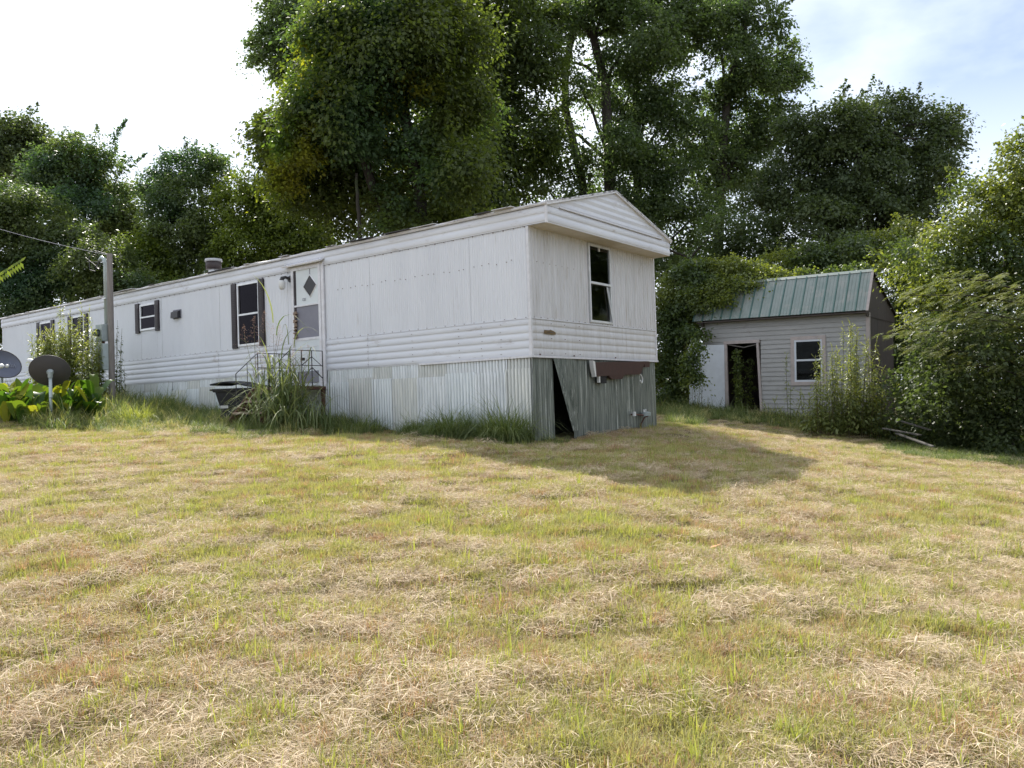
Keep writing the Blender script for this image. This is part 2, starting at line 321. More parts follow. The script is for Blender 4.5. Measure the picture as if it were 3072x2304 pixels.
# ------------------------------------------------------------------ mobile home (local x = -u, y = v, z = h above the siding's lower edge)
HA = -0.6504
HP = Vector((.3259, 12.6234, .6805 + EYE))
home = empty('mobile_home', HP, HA)
tag(home, 'long white single-wide mobile home with ribbed metal siding and corrugated skirting', 'mobile home')
HU = Vector((-math.cos(-HA), math.sin(-HA), 0)); HV = Vector((math.sin(-HA), math.cos(-HA), 0))
def hp(u, v, h): return HP + HU*u + HV*v + Vector((0, 0, h))
def ghome(u, v): q = hp(u, v, 0); return g1(q.x, q.y) - HP.z
HW, HL, HH, HB = 4.27, 20.4, 2.07, .611
def profile_sheet(face, s0, s1, z0, z1, vert=True, pitch=.1, depth=.008, kind='rib', off=0, phase=0):
    """ribbed sheet on the long wall (face 'long': s=u, outward -y) or end wall (face 'end': s=v, outward +x)"""
    if vert:
        st = []
        if kind == 'rib':
            k = math.floor((s0 - phase) / pitch)
            while k * pitch + phase < s1 + pitch:
                b0 = k * pitch + phase
                for ds, dd in ((0, 0), (.007, 1), (.022, 1), (.029, 0), (.044, 0), (.051, 1), (.066, 1), (.073, 0)):
                    st.append((b0 + ds * pitch / .1, dd * depth))
                k += 1
        elif kind == 'endrib':
            k = math.floor((s0 - phase) / pitch)
            while k * pitch + phase < s1 + pitch:
                b0 = k * pitch + phase
                for ds, dd in ((0, 0), (.12, .15), (.3, 1), (.5, 1.15), (.7, 1), (.88, .15)): st.append((b0 + ds * pitch, dd * depth))
                k += 1
        elif kind == 'groove':
            k = math.floor((s0 - phase) / pitch)
            while k * pitch + phase < s1 + pitch:
                b0 = k * pitch + phase
                for ds, dd in ((0, 0), (.06, .08), (.24, .88), (.38, .98), (.62, 1), (.76, .9), (.94, .08)): st.append((b0 + ds * pitch, dd * depth))
                k += 1
        else:
            k = s0 - pitch
            while k < s1 + pitch: st.append((k, (.5 + .5 * math.sin(2 * math.pi * (k - phase) / pitch)) * depth)); k += pitch / 8
        pts = [(s, d) for s, d in st if s0 < s < s1]
        def itp(s):
            for (a, da), (b, db) in zip(st, st[1:]):
                if a <= s <= b: return da + (db - da) * (s - a) / max(b - a, 1e-6)
            return 0
        pts = [(s0, itp(s0))] + pts + [(s1, itp(s1))]
        lines = [((s, d + off), z0, z1) for s, d in pts]
        vs = []; fs = []
        for (s, d), a, b in lines: vs += [(s, d, a(s) if callable(a) else a), (s, d, b(s) if callable(b) else b)]
        for i in range(len(lines) - 1): fs.append((2*i, 2*i+2, 2*i+3, 2*i+1))
    else:
        st = []; k = 0; z = z0
        n = max(1, round((z1 - z0) / pitch)); pp = (z1 - z0) / n
        for i in range(n):
            for dz, dd in ((0, 0), (.10, .1), (.22, .75), (.4, 1), (.6, .95), (.8, .55), (.93, .08)): st.append((z0 + (i + dz) * pp, dd * depth))
        st.append((z1, 0)); vs = []; fs = []
        for z, d in st: vs += [(s0, d + off, z), (s1, d + off, z)]
        for i in range(len(st) - 1): fs.append((2*i, 2*i+1, 2*i+3, 2*i+2))
    out_ = MB()
    if face == 'long': out_.add([(-s, -d, z) for s, d, z in vs], [tuple(reversed(f)) for f in fs])
    else: out_.add([(d, s, z) for s, d, z in vs], fs)
    return out_
def rects_minus(s0, s1, z0, z1, ops):
    """cut openings (a,b,c,d) out of a rectangle"""
    xs = sorted({s0, s1} | {q for o_ in ops for q in o_[:2] if s0 < q < s1}); res = []
    for a, b in zip(xs, xs[1:]):
        cuts = sorted([(o_[2], o_[3]) for o_ in ops if o_[0] < (a + b) / 2 < o_[1]]); z = z0
        for c, d in cuts:
            if c > z: res.append((a, b, z, min(c, z1)))
            z = max(z, d)
        if z < z1: res.append((a, b, z, z1))
    return res
long_ops = [(7.05, 7.82, .66, 2.02), (5.06, 5.88, -.33, 2.10), (11.2, 11.95, 1.32, 1.97), (16.9, 17.62, .66, 2.0), (14.9, 15.62, .66, 2.0)]
end_ops = [(1.77, 2.51, .64, 2.035)]
k = 0; u = 0
while u < HL - .01:
    u1 = min(u + 1.22, HL)
    for a, b, c, d in rects_minus(u, u1, HB, HH, long_ops):
        o = profile_sheet('long', a, b - .002, c, d, True, .1, .006, 'rib', off=.002 * (k % 2)).build('siding_panel', M['siding'], home)
    u = u1; k += 1
v = 0; k = 0
for v0, v1 in ((.03, 1.77), (1.77, 2.51), (2.51, 3.4), (3.4, 4.25)):
    for a, b, c, d in rects_minus(v0, v1, HB, HH, end_ops):
        profile_sheet('end', a, b, c, d, True, .088, .016, 'endrib', off=.002 * (k % 2)).build('siding_panel', M['siding_end'], home)
    k += 1
u = 0; k = 0
while u < HL - .01:
    u1 = min(u + 2.44 if u else 3.75, HL)
    for a, b, c, d in rects_minus(u + (.03 if u == 0 else 0), u1, 0, HB, long_ops):
        profile_sheet('long', a, b, c, d, False, .122, .011, off=.003 * (k % 2)).build('lower_siding_panel', M['siding_low'], home)
    profile_sheet('long', u - (.37 if u == 0 else 0), u1, HH, 2.335, False, .13, .012, off=.02 + .002 * (k % 2)).build('fascia_panel', M['siding_low'], home)
    u = u1; k += 1
profile_sheet('end', .03, HW - .03, 0, HB, False, .122, .011, off=.0).build('lower_siding_panel', M['siding_end'], home)
# end-wall fascia and gable at the overhang
profile_sheet('end', 0, HW, HH, 2.335, False, .13, .012, off=.372).build('fascia_panel', M['siding_low'], home)
RZ = 2.95; OV = .37
g = MB(); nl = 5
prevz = 2.34
zz = [2.34 + (RZ - .04 - 2.34) * i / nl for i in range(nl + 1)]
def halfw(z): return (HW / 2) * (RZ + .02 - z) / (RZ + .02 - 2.34)
for i in range(nl):
    a, b = zz[i], zz[i + 1]; wa, wb = halfw(a), halfw(b); y0 = HW / 2
    mz = (a + b) / 2; wm = halfw(mz)
    g.add([(OV, y0 - wa, a), (OV, y0 + wa, a), (OV + .012, y0 + wm, mz), (OV + .012, y0 - wm, mz), (OV, y0 + wb, b), (OV, y0 - wb, b)],
          [(0, 1, 2, 3), (3, 2, 4, 5)])
g.build('gable_panel', M['siding_low'], home)
MB().bar((OV + .022, .35, 2.352), (OV + .022, HW - .35, 2.352), .02, .016).build('gable_trim', M['trim'], home)
MB().box(.004, OV, 0, HW, HH - .004, HH).build('soffit', M['soffit'], home)
MB().box(OV - .01, OV + .026, -.036, 0.0, HH - .01, 2.345).build('corner_trim', M['trim'], home)
# corner trims
MB().box(-.03, .018, -.018, .03, 0, HH - .006).build('corner_trim', M['trim'], home)
MB().box(-.03, .018, HW - .03, HW + .018, 0, HH - .006).build('corner_trim', M['trim'], home)
MB().box(-2.43, .024, -.036, -.004, -.022, .014).build('base_trim', M['trim'], home)
MB().box(-.004, .034, -.002, HW + .02, -.02, .012).build('base_trim', M['trim'], home)
# drip groove strips where panels meet
MB().box(-HL, .0, -.012, 0, HB - .012, HB + .004).build('belt_trim', M['siding_low'], home)
MB().box(0, .02, .03, HW - .03, HB - .012, HB + .006).build('belt_trim', M['siding_low'], home)
# eave gutter lip and roof
g = MB().tube([(OV + .02, -.042, 2.362), (-HL, -.042, 2.362)], .026, 8); g.build('eave_trim', M['trim'], home, smooth=True)
MB().tube([(OV + .02, HW + .042, 2.362), (-HL, HW + .042, 2.362)], .026, 8).build('eave_trim', M['trim'], home, smooth=True)
for sgn in (-1, 1):
    ye = HW/2 + sgn * (HW/2 + .04)
    MB().bar((OV + .02, ye, 2.358), (OV + .02, HW/2, RZ - .005), .05, .05).build('rake_trim', M['trim'], home)
def roof_side(sgn):
    b = MB(); n = 60; ye = HW/2 + sgn * (HW/2 + .065); rr = random.Random(3 + sgn)
    rows = []
    for i in range(n + 1):
        x = OV + .05 - (HL + .1) * i / n; dz = rr.uniform(-.008, .010); dy = rr.uniform(-.02, .02)
        rows.append([(x, ye + dy * 1, 2.385 + dz), (x, HW/2 + sgn * HW/4, 2.67 + dz * .6), (x, HW/2, RZ + .02)])
    for i in range(n):
        A, B = rows[i], rows[i + 1]
        for j in range(2):
            q = [A[j], B[j], B[j+1], A[j+1]]; lo = [(x, y, z - .022) for x, y, z in q]
            b.add(q + lo, [(0, 1, 2, 3) if sgn > 0 else (3, 2, 1, 0), (4, 7, 6, 5), (0, 4, 5, 1), (3, 7, 4, 0)])
    return b
roof_side(-1).build('roof_slope', M['roofm'], home); roof_side(1).build('roof_slope', M['roofm'], home)
# dark lifted flakes of tar along the eave edge
rr = random.Random(5)
for i in range(16):
    x = OV - .2 - rr.random() * 13; ln = rr.uniform(.15, .7)
    MB().box(x - ln, x, -.10, .1, 2.392, 2.402).build('loose_roof_flap', M['roofm'] if i % 3 else M['black'], home).rotation_euler = (rr.uniform(0, .02), 0, 0)
# back wall, far end wall, floor, ceiling
MB().box(-HL, 0, HW - .02, HW - .004, 0, 2.36).build('back_wall', M['siding'], home)
MB().box(-HL, -HL + .02, 0.02, HW - .03, 0, 2.36).build('far_end_wall', M['siding'], home)
MB().box(-HL, -.12, .14, HW - .03, -.06, -.004).build('floor', M['inside'], home)
MB().box(-HL + .03, -.02, .03, HW - .04, 2.1, 2.14).build('ceiling', M['inside'], home)
for xx in (-4.6, -9.2, -13.2, -18.3): MB().box(xx - .05, xx + .05, .05, HW - .05, 0, 2.09).build('partition', M['inside'], home)
# windows
def long_window(u0, u1, z0, z1, shutters, mid=True, shz=None):
    f = MB(); t = .045
    f.box(-u1 - .02, -u1 + t - .02, -.035, .02, z0, z1).box(-u0 - t + .02, -u0 + .02, -.035, .02, z0, z1)
    f.box(-u1 + t - .02, -u0 - t + .02, -.034, .02, z1 - t, z1).box(-u1 + t - .02, -u0 - t + .02, -.034, .02, z0, z0 + t)
    w_ = f.build('window', M['alum'], home)
    zm = (z0 + z1) / 2
    MB().box(-u1 + t - .02, -u0 - t + .02, -.04, 0, zm - .018, zm + .018).build('meeting_rail', M['alum'], w_)
    MB().box(-u1 + t - .02, -u0 - t + .02, -.006, .0, zm + .018, z1 - t).build('pane', M['glass_dark'], w_)
    MB().box(-u1 + t - .02, -u0 - t + .02, -.018, -.012, z0 + t, zm - .018).build('pane', M['glass_dark'], w_)
    for a, b in shutters:
        s = MB().box(-b, -a, -.05, -.012, *(shz or (z0 - .03, z1 + .02))).build('shutter', M['maroon'], home, bevel=.004)
        zz0, zz1 = shz or (z0 - .03, z1 + .02)
        lv = MB(); n_ = int((zz1 - zz0 - .12) / .05)
        for i in range(n_): lv.bar((-b + .03, -.052, zz0 + .06 + i * .05), (-a - .03, -.052, zz0 + .06 + i * .05), .018, .02)
        lv.build('louvre', M['maroon'], s)
    return w_
long_window(7.06, 7.81, .66, 2.02, [(7.85, 8.03), (6.87, 7.05)])
long_window(11.22, 11.93, 1.32, 1.97, [(11.98, 12.16), (11.05, 11.22)], shz=(1.27, 2.01))
long_window(16.92, 17.62, .66, 2.0, [(17.65, 17.83), (16.72, 16.9)])
long_window(14.92, 15.62, .66, 2.0, [(15.65, 15.83), (14.7, 14.88)])
# end window with a loose sash leaning inside
f = MB(); t = .04
f.box(0, .04, 1.76, 1.80, .64, 2.035).box(0, .04, 2.48, 2.52, .64, 2.035).box(0, .039, 1.80, 2.48, 1.995, 2.035).box(0, .039, 1.80, 2.48, .64, .68)
ew = f.build('window', M['alum'], home)
MB().box(0, .045, 1.80, 2.48, 1.325, 1.365).build('meeting_rail', M['alum'], ew)
MB().box(.008, .014, 1.80, 2.48, 1.365, 1.995).build('pane', M['glass'], ew)
MB().box(.0, .006, 1.80, 2.48, .68, 1.325).build('pane', M['glass'], ew)
MB().bar((.03, 2.36, 1.31), (.05, 2.50, .66), .02, .016).bar((.02, 2.43, 1.31), (.03, 2.53, .72), .012, .012).build('loose_sash_bar', M['alum'], ew)
MB().box(.012, .03, 2.12, 2.16, 1.93, 1.99).build('window_latch', M['white'], ew)
# entrance door
dr = empty('entrance_door'); dr.parent = home
f = MB().box(-5.93, -5.86, -.05, .03, -.30, 2.13).box(-5.09, -5.02, -.05, .03, -.30, 2.13).box(-5.86, -5.09, -.049, .03, 2.06, 2.13)
f.build('door_frame', M['trim'], dr)
MB().box(-4.985, -4.93, -.045, -.012, -.36, 2.14).box(-5.015, -4.99, -.04, -.01, -.36, 2.14).build('side_trim', M['trim'], dr)
g = MB(); g.prism([(-.14, 2.135), (-.01, 2.20), (-.01, 2.225), (-.15, 2.165)], 0, -6.1, -4.9); g.build('drip_cap', M['trim'], dr)
MB().box(-5.86, -5.79, -.03, -.004, .66, 2.06).build('door_gap_shade', M['maroon'], dr)  # shade of the open gap laid in as a near-black strip
MB().box(-5.79, -5.09, -.028, -.006, 1.36, 2.06).build('door_upper_panel', M['door_white'], dr)
MB().box(-5.86, -5.09, -.042, -.004, 1.325, 1.36).build('door_rail', M['trim'], dr)
MB().box(-5.79, -5.09, -.026, -.006, .69, 1.325).build('door_screen', M['screen'], dr)
MB().box(-5.86, -5.09, -.042, -.004, .64, .69).build('door_rail', M['trim'], dr)
MB().box(-5.86, -5.09, -.034, -.004, -.27, .64).build('kick_panel', M['door_white'], dr)
MB().box(-5.80, -5.16, -.040, -.034, .50, .515).build('kick_panel_groove', M['alum'], dr)
MB().box(-5.79, -5.15, -.040, -.034, -.22, .02).build('door_lower_screen', M['screen'], dr)
dm = [(5.352, 1.925), (5.155, 1.72), (5.35, 1.50), (5.55, 1.71)]
c0 = (5.352, 1.714)
g = MB().prism([(-a, b) for a, b in dm], 1, -.036, -.030); dp = g.build('diamond_window', M['black'], dr)
big = [(c0[0] + (a - c0[0]) * 1.12, c0[1] + (b - c0[1]) * 1.12) for a, b in dm]
g = MB()
for i in range(4):
    j = (i + 1) % 4
    q = [(-dm[i][0], -.042, dm[i][1]), (-dm[j][0], -.042, dm[j][1]), (-big[j][0], -.031, big[j][1]), (-big[i][0], -.031, big[i][1])]
    g.add(q, [(0, 1, 2, 3)])
g.build('diamond_frame', M['trim'], dp)
MB().box(-5.36, -5.345, -.034, -.029, 1.93, 2.05).build('door_crack', M['screen'], dr)
text_mesh('door_number', '121', .085, M['screen'], dr, Matrix.Translation((-5.545, -.031, 1.43)) @ Matrix.Rotation(math.radians(90), 4, 'X'))
g = MB(); rr = random.Random(2)
for i in range(26):   # wasp-nest like crust of dry vine in the door gap
    z = .68 + rr.random() * .55; g.bar((-5.83 + rr.uniform(-.05, .03), -.05, z), (-5.78 + rr.uniform(-.05, .05), -.07, z + rr.uniform(-.04, .04)), .03, .02)
g.build('dry_debris', M['wood'], dr)
# porch light
pl = MB().tube([(-5.975, -.012, 1.92), (-5.975, -.04, 1.92)], .07, 14).tube([(-5.975, -.04, 1.92), (-6.0, -.13, 1.95), (-6.04, -.17, 1.93), (-6.05, -.175, 1.885)], [.028, .03, .045, .05], 8).build('porch_light', M['black'], home)
MB().tube([(-6.05, -.175, 1.885), (-6.05, -.175, 1.84), (-6.05, -.175, 1.74), (-6.05, -.175, 1.70)], [.05, .065, .062, .035], 10).build('glass_jar', M['white'], pl, smooth=True)
# wall vent, vent pipe on the roof
vb = MB().prism([(-.01, 1.68), (-.09, 1.64), (-.10, 1.50), (-.01, 1.50)], 0, -10.42, -10.12).build('wall_vent', M['black'], home)
MB().box(-10.44, -10.10, -.016, -.006, 1.485, 1.70).build('vent_flange', M['screen'], vb)
MB().tube([(-10.62, 1.2, 2.6), (-10.62, 1.2, 2.93)], .13, 16).build('roof_vent', M['alum'], home, smooth=True)
rv = MB().tube([(-10.62, 1.2, 2.83), (-10.62, 1.2, 3.02)], [.19, .19], 18).build('roof_vent_collar', M['ventbrown'], home, smooth=True)
MB().tube([(-10.62, 1.2, 3.02), (-10.62, 1.2, 3.035), (-10.62, 1.2, 3.085), (-10.62, 1.2, 3.10)], [.20, .215, .205, .12], 18).build('vent_cap', M['ventgrey'], rv, smooth=True)
# maker's plate
g = MB().prism([(.333, .375), (.345, .43), (.49, .43), (.51, .442), (.60, .425), (.667, .40), (.66, .365)], 0, .018, .024); mp_ = g.build('maker_plate', M['copper'], home)
MB().box(.024, .026, .40, .60, .392, .402).build('plate_lettering', M['oldwood'], mp_)
# screws (rows along the trims and on the sheets)
g = MB(); rr = random.Random(9)
def scr_long(u, z): g.box(-u - .0045, -u + .0045, -.022, -.003, z - .0045, z + .0045)
def scr_end(v, z): g.box(.003, .024, v - .0045, v + .0045, z - .0045, z + .0045)
for i in range(95): scr_long(.08 + i * .215, HB + .008)
for i in range(95): scr_long(.05 + i * .215, HH - .012)
for i in range(22): scr_end(.08 + i * .19, HB + .01)
for uu in (.6, 1.0, 1.5, 2.6, 3.75, 6.3, 8.6):
    for zz_ in (.06, .18, .30, .42, .54): scr_long(uu + rr.uniform(-.01, .01), zz_)
for i in range(26): scr_long(.3 + i * .17 + rr.uniform(-.04, .04), 1.55 + rr.uniform(-.02, .02))
for vv in (.55, .95, 1.4): 
    for zz_ in (.06, .30, .54): scr_end(vv, zz_)
for i in range(7): scr_end(.2 + i * .18, 1.52)
for vv in (.2, 1.2, 2.6): g.tube([(.02, vv, .03), (.03, vv, .03)], .014, 6)
o = g.build('screw', M['rust'], home); o['kind'] = 'stuff'
# skirting: corrugated sheets, each a part
rr = random.Random(21)
def skirt_sheet(face, s0, s1, z1, off, mt, bot=None):
    gb = (lambda s: (ghome(s, -.02) if face == 'long' else ghome(0, s)) - .06) if bot is None else bot
    b = profile_sheet(face, s0, s1, gb, z1, True, .068, .034 if face == 'long' else .022, 'groove' if face == 'long' else 'sine', off=off - (.014 if face == 'long' else 0), phase=rr.random())
    return b.build('skirting_sheet', mt, home, smooth=True)
u = 0.0; k = 0
while u < 19.8:
    wd = .66 if k % 5 else .5
    u1 = min(u + wd, 20.2)
    mt = M[('galv4', 'galv', 'galv5', 'galv', 'galv4', 'galv5', 'galv2', 'galv5')[k % 8]]
    skirt_sheet('long', u, u1 + .02, .012, -.028 + .004 * (k % 2), M['galv2'] if (k * 7) % 5 < 2 else M['galv'], bot=(lambda s: -.28))
    top = -.19 + rr.uniform(-.05, .03)
    skirt_sheet('long', u + .002, u1 + .03, top, -.010 + .006 * (k % 2), mt)
    u = u1; k += 1
# end wall skirting with the gap and the leaning sheet
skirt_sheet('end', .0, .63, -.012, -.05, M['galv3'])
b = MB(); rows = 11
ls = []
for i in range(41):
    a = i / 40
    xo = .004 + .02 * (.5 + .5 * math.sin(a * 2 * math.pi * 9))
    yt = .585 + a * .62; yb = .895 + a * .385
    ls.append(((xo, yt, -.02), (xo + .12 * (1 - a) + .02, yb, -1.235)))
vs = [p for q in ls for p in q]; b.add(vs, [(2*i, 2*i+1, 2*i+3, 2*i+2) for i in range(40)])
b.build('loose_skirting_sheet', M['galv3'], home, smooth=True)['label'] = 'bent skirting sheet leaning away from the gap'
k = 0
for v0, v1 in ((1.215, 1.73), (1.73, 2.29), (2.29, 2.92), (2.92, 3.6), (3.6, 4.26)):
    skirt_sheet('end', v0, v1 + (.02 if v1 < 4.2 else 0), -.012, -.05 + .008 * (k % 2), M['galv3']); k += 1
MB().box(-HL, -.07, .30, .36, -1.5, -.07).build('underfloor_dark_sheet', M['dark'], home)  # near-black sheets stand for the darkness under the home
MB().box(-HL, -.1, HW - .08, HW - .05, -1.5, -.02).build('rear_skirting', M['galv2'], home)
MB().box(-.6, -.55, .36, HW - .1, -1.5, -.07).build('underfloor_dark_sheet', M['dark'], home)

# ------------------------------------------------------------------ red board hanging on the skirting, gas fitting
rb = empty('wooden_shelf', hp(0, 1.72, -.02), HA)
tag(rb, 'red-brown stained wooden shelf board hung on the end skirting with a white cut end', 'shelf')
g = MB().prism([(.03, -.30), (1.66, -.25), (1.70, -.20), (1.86, -.03), (1.86, -.0), (0.0, -.05)], 0, .05, .11); g.build('front_board', M['redwood'], rb)
g = MB().prism([(.50, -.298), (.58, -.345), (.95, -.345), (1.06, -.27), (1.06, -.24), (.5, -.24)], 0, .048, .104); g.build('valance_block', M['redwood'], rb)
MB().box(.04, .10, 1.86, 2.06, -.11, -.0).build('end_batten', M['redwood'], rb)
g = MB().prism([(-.07, -.02), (-.04, -.035), (0.0, -.04), (.03, -.30), (.0, -.31), (-.05, -.16)], 0, .04, .118); g.build('cut_end', M['white'], rb)
MB().box(.05, .10, .15, .185, -.41, -.295).build('peg', M['white'], rb)
MB().box(.045, .10, .2, .40, -.42, -.295).build('black_socket', M['dark'], rb)
MB().box(.02, .05, 1.72, 1.86, -.24, -.05).build('bracket', M['black'], rb)
pts = [(.09, 1.68 + .05 * math.sin(a * 1.0) + .02 * a, -.25 - .05 * a) for a in np.linspace(0, 3.0, 9)]
pts += [(.1, 1.72, -.42), (.11, 1.66, -.40), (.1, 1.66, -.36)]
MB().tube(pts, .012, 6).build('hanging_rope', M['white'], rb, smooth=True)
gf = empty('gas_fitting', hp(0, 3.35, -1.03), HA)
tag(gf, 'small gas pipe and regulator poking out near the bottom of the end skirting', 'pipe')
MB().tube([(.0, -.2, 0), (.09, -.2, 0), (.10, .17, -.03)], .014, 8).build('pipe', M['rust'], gf)
MB().tube([(.09, -.24, -.03), (.09, -.24, .05)], .035, 10).build('white_cap', M['white'], gf)
MB().tube([(.10, .2, -.04), (.10, .2, .02), (.10, .2, .04)], [.10, .10, .04], 14).build('regulator', M['metergrey'], gf)
MB().tube([(.10, .13, .03), (.10, .13, .08)], .02, 8).tube([(.10, .2, .03), (.10, .2, .09)], .016, 8).build('valve', M['alum'], gf)
MB().tube([(.10, .28, -.05), (.10, .15, -.07), (.03, .12, -.2), (.03, .12, -.35)], .014, 8).build('riser', M['rust'], gf)

# ------------------------------------------------------------------ steps with iron railing, ground board, bin
st = empty('entrance_steps', HP, HA)
tag(st, 'rusty entrance steps with timber treads and black iron railing, half hidden in tall grass', 'steps')
MB().box(-5.98, -4.92, -.92, -.06, -.36, -.30).build('deck', M['rust'], st)
MB().box(-5.98, -4.92, -.94, -.92, -.42, -.30).build('deck_edge', M['wood'], st)
MB().box(-5.97, -4.98, -1.20, -.96, -.575, -.535).build('tread', M['wood'], st)
MB().box(-5.97, -4.98, -1.44, -1.19, -.79, -.75).build('tread', M['wood'], st)
MB().bar((-5.96, -.9, -.36), (-5.96, -1.46, -.98), .04, .22).build('stringer', M['rust'], st)
MB().bar((-4.99, -.9, -.36), (-4.99, -1.46, -.98), .04, .22).build('stringer', M['rust'], st)
for xx, yy in ((-5.95, -.88), (-4.96, -.88), (-5.95, -.1), (-4.96, -.1)):
    MB().box(xx - .025, xx + .025, yy - .025, yy + .025, -1.3, -.36).build('post', M['rust'], st)
def railing(u, name='railing'):
    f = MB(); x = -u; r = .011
    for v in (-.10, -.36, -.60, -.86): f.bar((x, v, -.3), (x, v, .385), .014, .014)
    for h in (.385, .10): f.bar((x, -.10, h), (x, -.86, h), .014, .014)
    f.bar((x, -.36, .27), (x, -.10, .08), .010, .010).bar((x, -.36, .27), (x, -.60, .10), .014, .014)
    f.bar((x, -.36, .065), (x, -.10, -.15), .014, .014).bar((x, -.36, .065), (x, -.62, -.18), .014, .014)
    f.bar((x, -.86, .385), (x, -1.35, -.02), .012, .012).bar((x, -1.35, -.02), (x, -1.35, -.8), .014, .014)
    f.bar((x, -1.10, .18), (x, -1.10, -.55), .010, .010)
    return f.build(name, M['black'], st)
railing(4.95); railing(5.96)
MB().box(-4.975, -4.93, -.60, -.53, .19, .245).build('latch_plate', M['black'], st)
p = hp(5.4, -1.72, 0)
bd = MB().box(-.5, .62, -.14, .14, -.02, .02).build('ground_board', M['greywood']); bd.location = (p.x, p.y, g1(p.x, p.y) + .03); bd.rotation_euler = (.03, 0, HA)
tag(bd, 'grey plank lying in the grass below the wooden treads', 'plank')
# wheeled bin
p = hp(6.58, -.80, 0)
bn = empty('wheeled_bin', (p.x, p.y, g1(p.x, p.y)), HA + .42)
tag(bn, 'black wheeled rubbish bin with warped lid beside the entrance steps', 'bin')
bz = HP.z - .25 - g1(p.x, p.y)
def frustum(x0, x1, y0, y1, z0, X0, X1, Y0, Y1, z1):
    return ([(x0,y0,z0),(x1,y0,z0),(x1,y1,z0),(x0,y1,z0),(X0,Y0,z1),(X1,Y0,z1),(X1,Y1,z1),(X0,Y1,z1)],
            [(0,3,2,1),(4,5,6,7),(0,1,5,4),(1,2,6,5),(2,3,7,6),(3,0,4,7)])
MB().add(*frustum(-.27, .30, -.22, .22, .02, -.42, .42, -.33, .33, bz - .06)).build('body', M['bin'], bn, bevel=.02)
g = MB().add(*frustum(-.44, .45, -.345, .345, bz - .10, -.46, .46, -.36, .36, bz - .03)); g.build('rim', M['bin'], bn, bevel=.01)
g = MB(); n_ = 9
for j in range(n_):
    for i in range(13):
        x = -.48 + i * .08; y = -.37 + j * .74 / (n_ - 1)
        z = bz + .05 + .055 * math.exp(-((x + .15) / .3) ** 2) + .02 * math.cos(y * 30) * (1 if abs(x) < .42 else 0) - .05 * (x > .1) * (x - .1) / .4
        g.v.append((x, y, z))
for j in range(n_ - 1):
    for i in range(12):
        a = j*13 + i; g.f.append((a, a+1, a+14, a+13))
o = g.build('lid', M['bin'], bn, smooth=True); sm = o.modifiers.new('solid', 'SOLIDIFY'); sm.thickness = .03
MB().tube([(-.40, -.30, bz - .05), (-.53, -.28, bz - .05), (-.53, .28, bz - .05), (-.40, .30, bz - .05)], .018, 8).build('handle', M['bin'], bn)
for yy in (-.26, .22): MB().tube([(-.27, yy, .11), (-.27, yy + .05, .11)], .12, 16).build('wheel', M['black'], bn)
lb = MB().box(-.30, -.13, -.312, -.306, bz * .43, bz * .43 + .05).build('label', M['white'], bn)
lb.rotation_euler = (0, 0, 0)
g = MB(); rr = random.Random(4)
for i in range(7): g.box(-.293 + i * .023, -.283 + i * .023, -.314, -.3125, bz * .43 + .012, bz * .43 + .038)
g.build('label_print', M['black'], lb)

# ------------------------------------------------------------------ utility pole, wire
p = hp(11.45, -1.0, 0); pz = g1(p.x, p.y) - .1
up_ = empty('utility_pole', (p.x, p.y, pz), HA)
tag(up_, 'short grey wooden service pole with conduit and meter boxes in front of the home', 'utility pole')
top = HP.z + 3.06 - pz
g = MB().tube([(0, 0, 0), (0, 0, top * .5), (.015, 0, top)], [.072, .068, .062], 12); g.build('pole', M['greywood'], up_)
cx = -.17
MB().tube([(cx, -.02, HP.z + 1.40 - pz), (cx, -.02, top - .22), (cx - .02, -.03, top - .10), (cx - .09, -.05, top - .06), (cx - .16, -.07, top - .12)], [.042, .042, .046, .05, .042], 10).build('conduit', M['pvc'], up_, smooth=True)
MB().box(cx - .01, -.06, -.12, -.10, HP.z + 2.86 - pz, HP.z + 2.875 - pz).box(cx - .07, -.05, -.085, -.07, HP.z + 2.0 - pz, HP.z + 2.03 - pz).build('strap', M['alum'], up_)
mb = MB().box(cx - .16, cx + .14, -.20, -.04, HP.z + 1.0 - pz, HP.z + 1.40 - pz).build('meter_box', M['metergrey'], up_, bevel=.01)
MB().tube([(cx - .02, -.20, HP.z + 1.2 - pz), (cx - .02, -.30, HP.z + 1.2 - pz)], .085, 16).build('meter_dial', M['glass'], mb)
MB().tube([(cx, -.1, HP.z + .92 - pz), (cx, -.1, HP.z + 1.0 - pz)], .04, 8).build('nipple', M['rust'], up_)
bb = MB().box(cx - .14, cx + .17, -.20, -.04, HP.z + .32 - pz, HP.z + .94 - pz).build('breaker_box', M['pvc'], up_, bevel=.01)
MB().box(cx - .12, cx + .15, -.212, -.20, HP.z + .38 - pz, HP.z + .90 - pz).build('breaker_cover', M['pvc'], bb)
tp = Vector((p.x, p.y, pz + top))
g = MB()
loop = [(cx - .16, -.07, top - .14), (cx - .32, -.10, top - .36), (cx - .55, -.12, top - .30), (cx - .62, -.10, top + .0), (cx - .45, -.05, top + .16), (cx - .1, 0, top + .06), (0, 0, top - .02)]
sm_ = []
for i in range(len(loop) - 1):
    for q in range(4):
        a = Vector(loop[i]); b = Vector(loop[i+1]); sm_.append(tuple(a.lerp(b, q/4)))
g.tube(sm_, .008, 5); g.tube([(cx - .16, -.07, top - .12), (cx - .30, -.1, top - .26), (cx - .12, -.1, top - .34), (cx - .05, -.1, top - .22)], .010, 5)
g.tube([(cx - .16, -.07, top - .16), (cx - .62, -.15, top - .10)], .007, 5).tube([(cx - .2, -.07, top - .3), (cx - .7, -.15, top + .02)], .006, 5)
g.build('wire_loop', M['black'], up_)
A_ = tp + Vector((0, 0, -.03)); B_ = Vector((-34, 30, 11.2))
C_ = at(0, 688, 23.5)
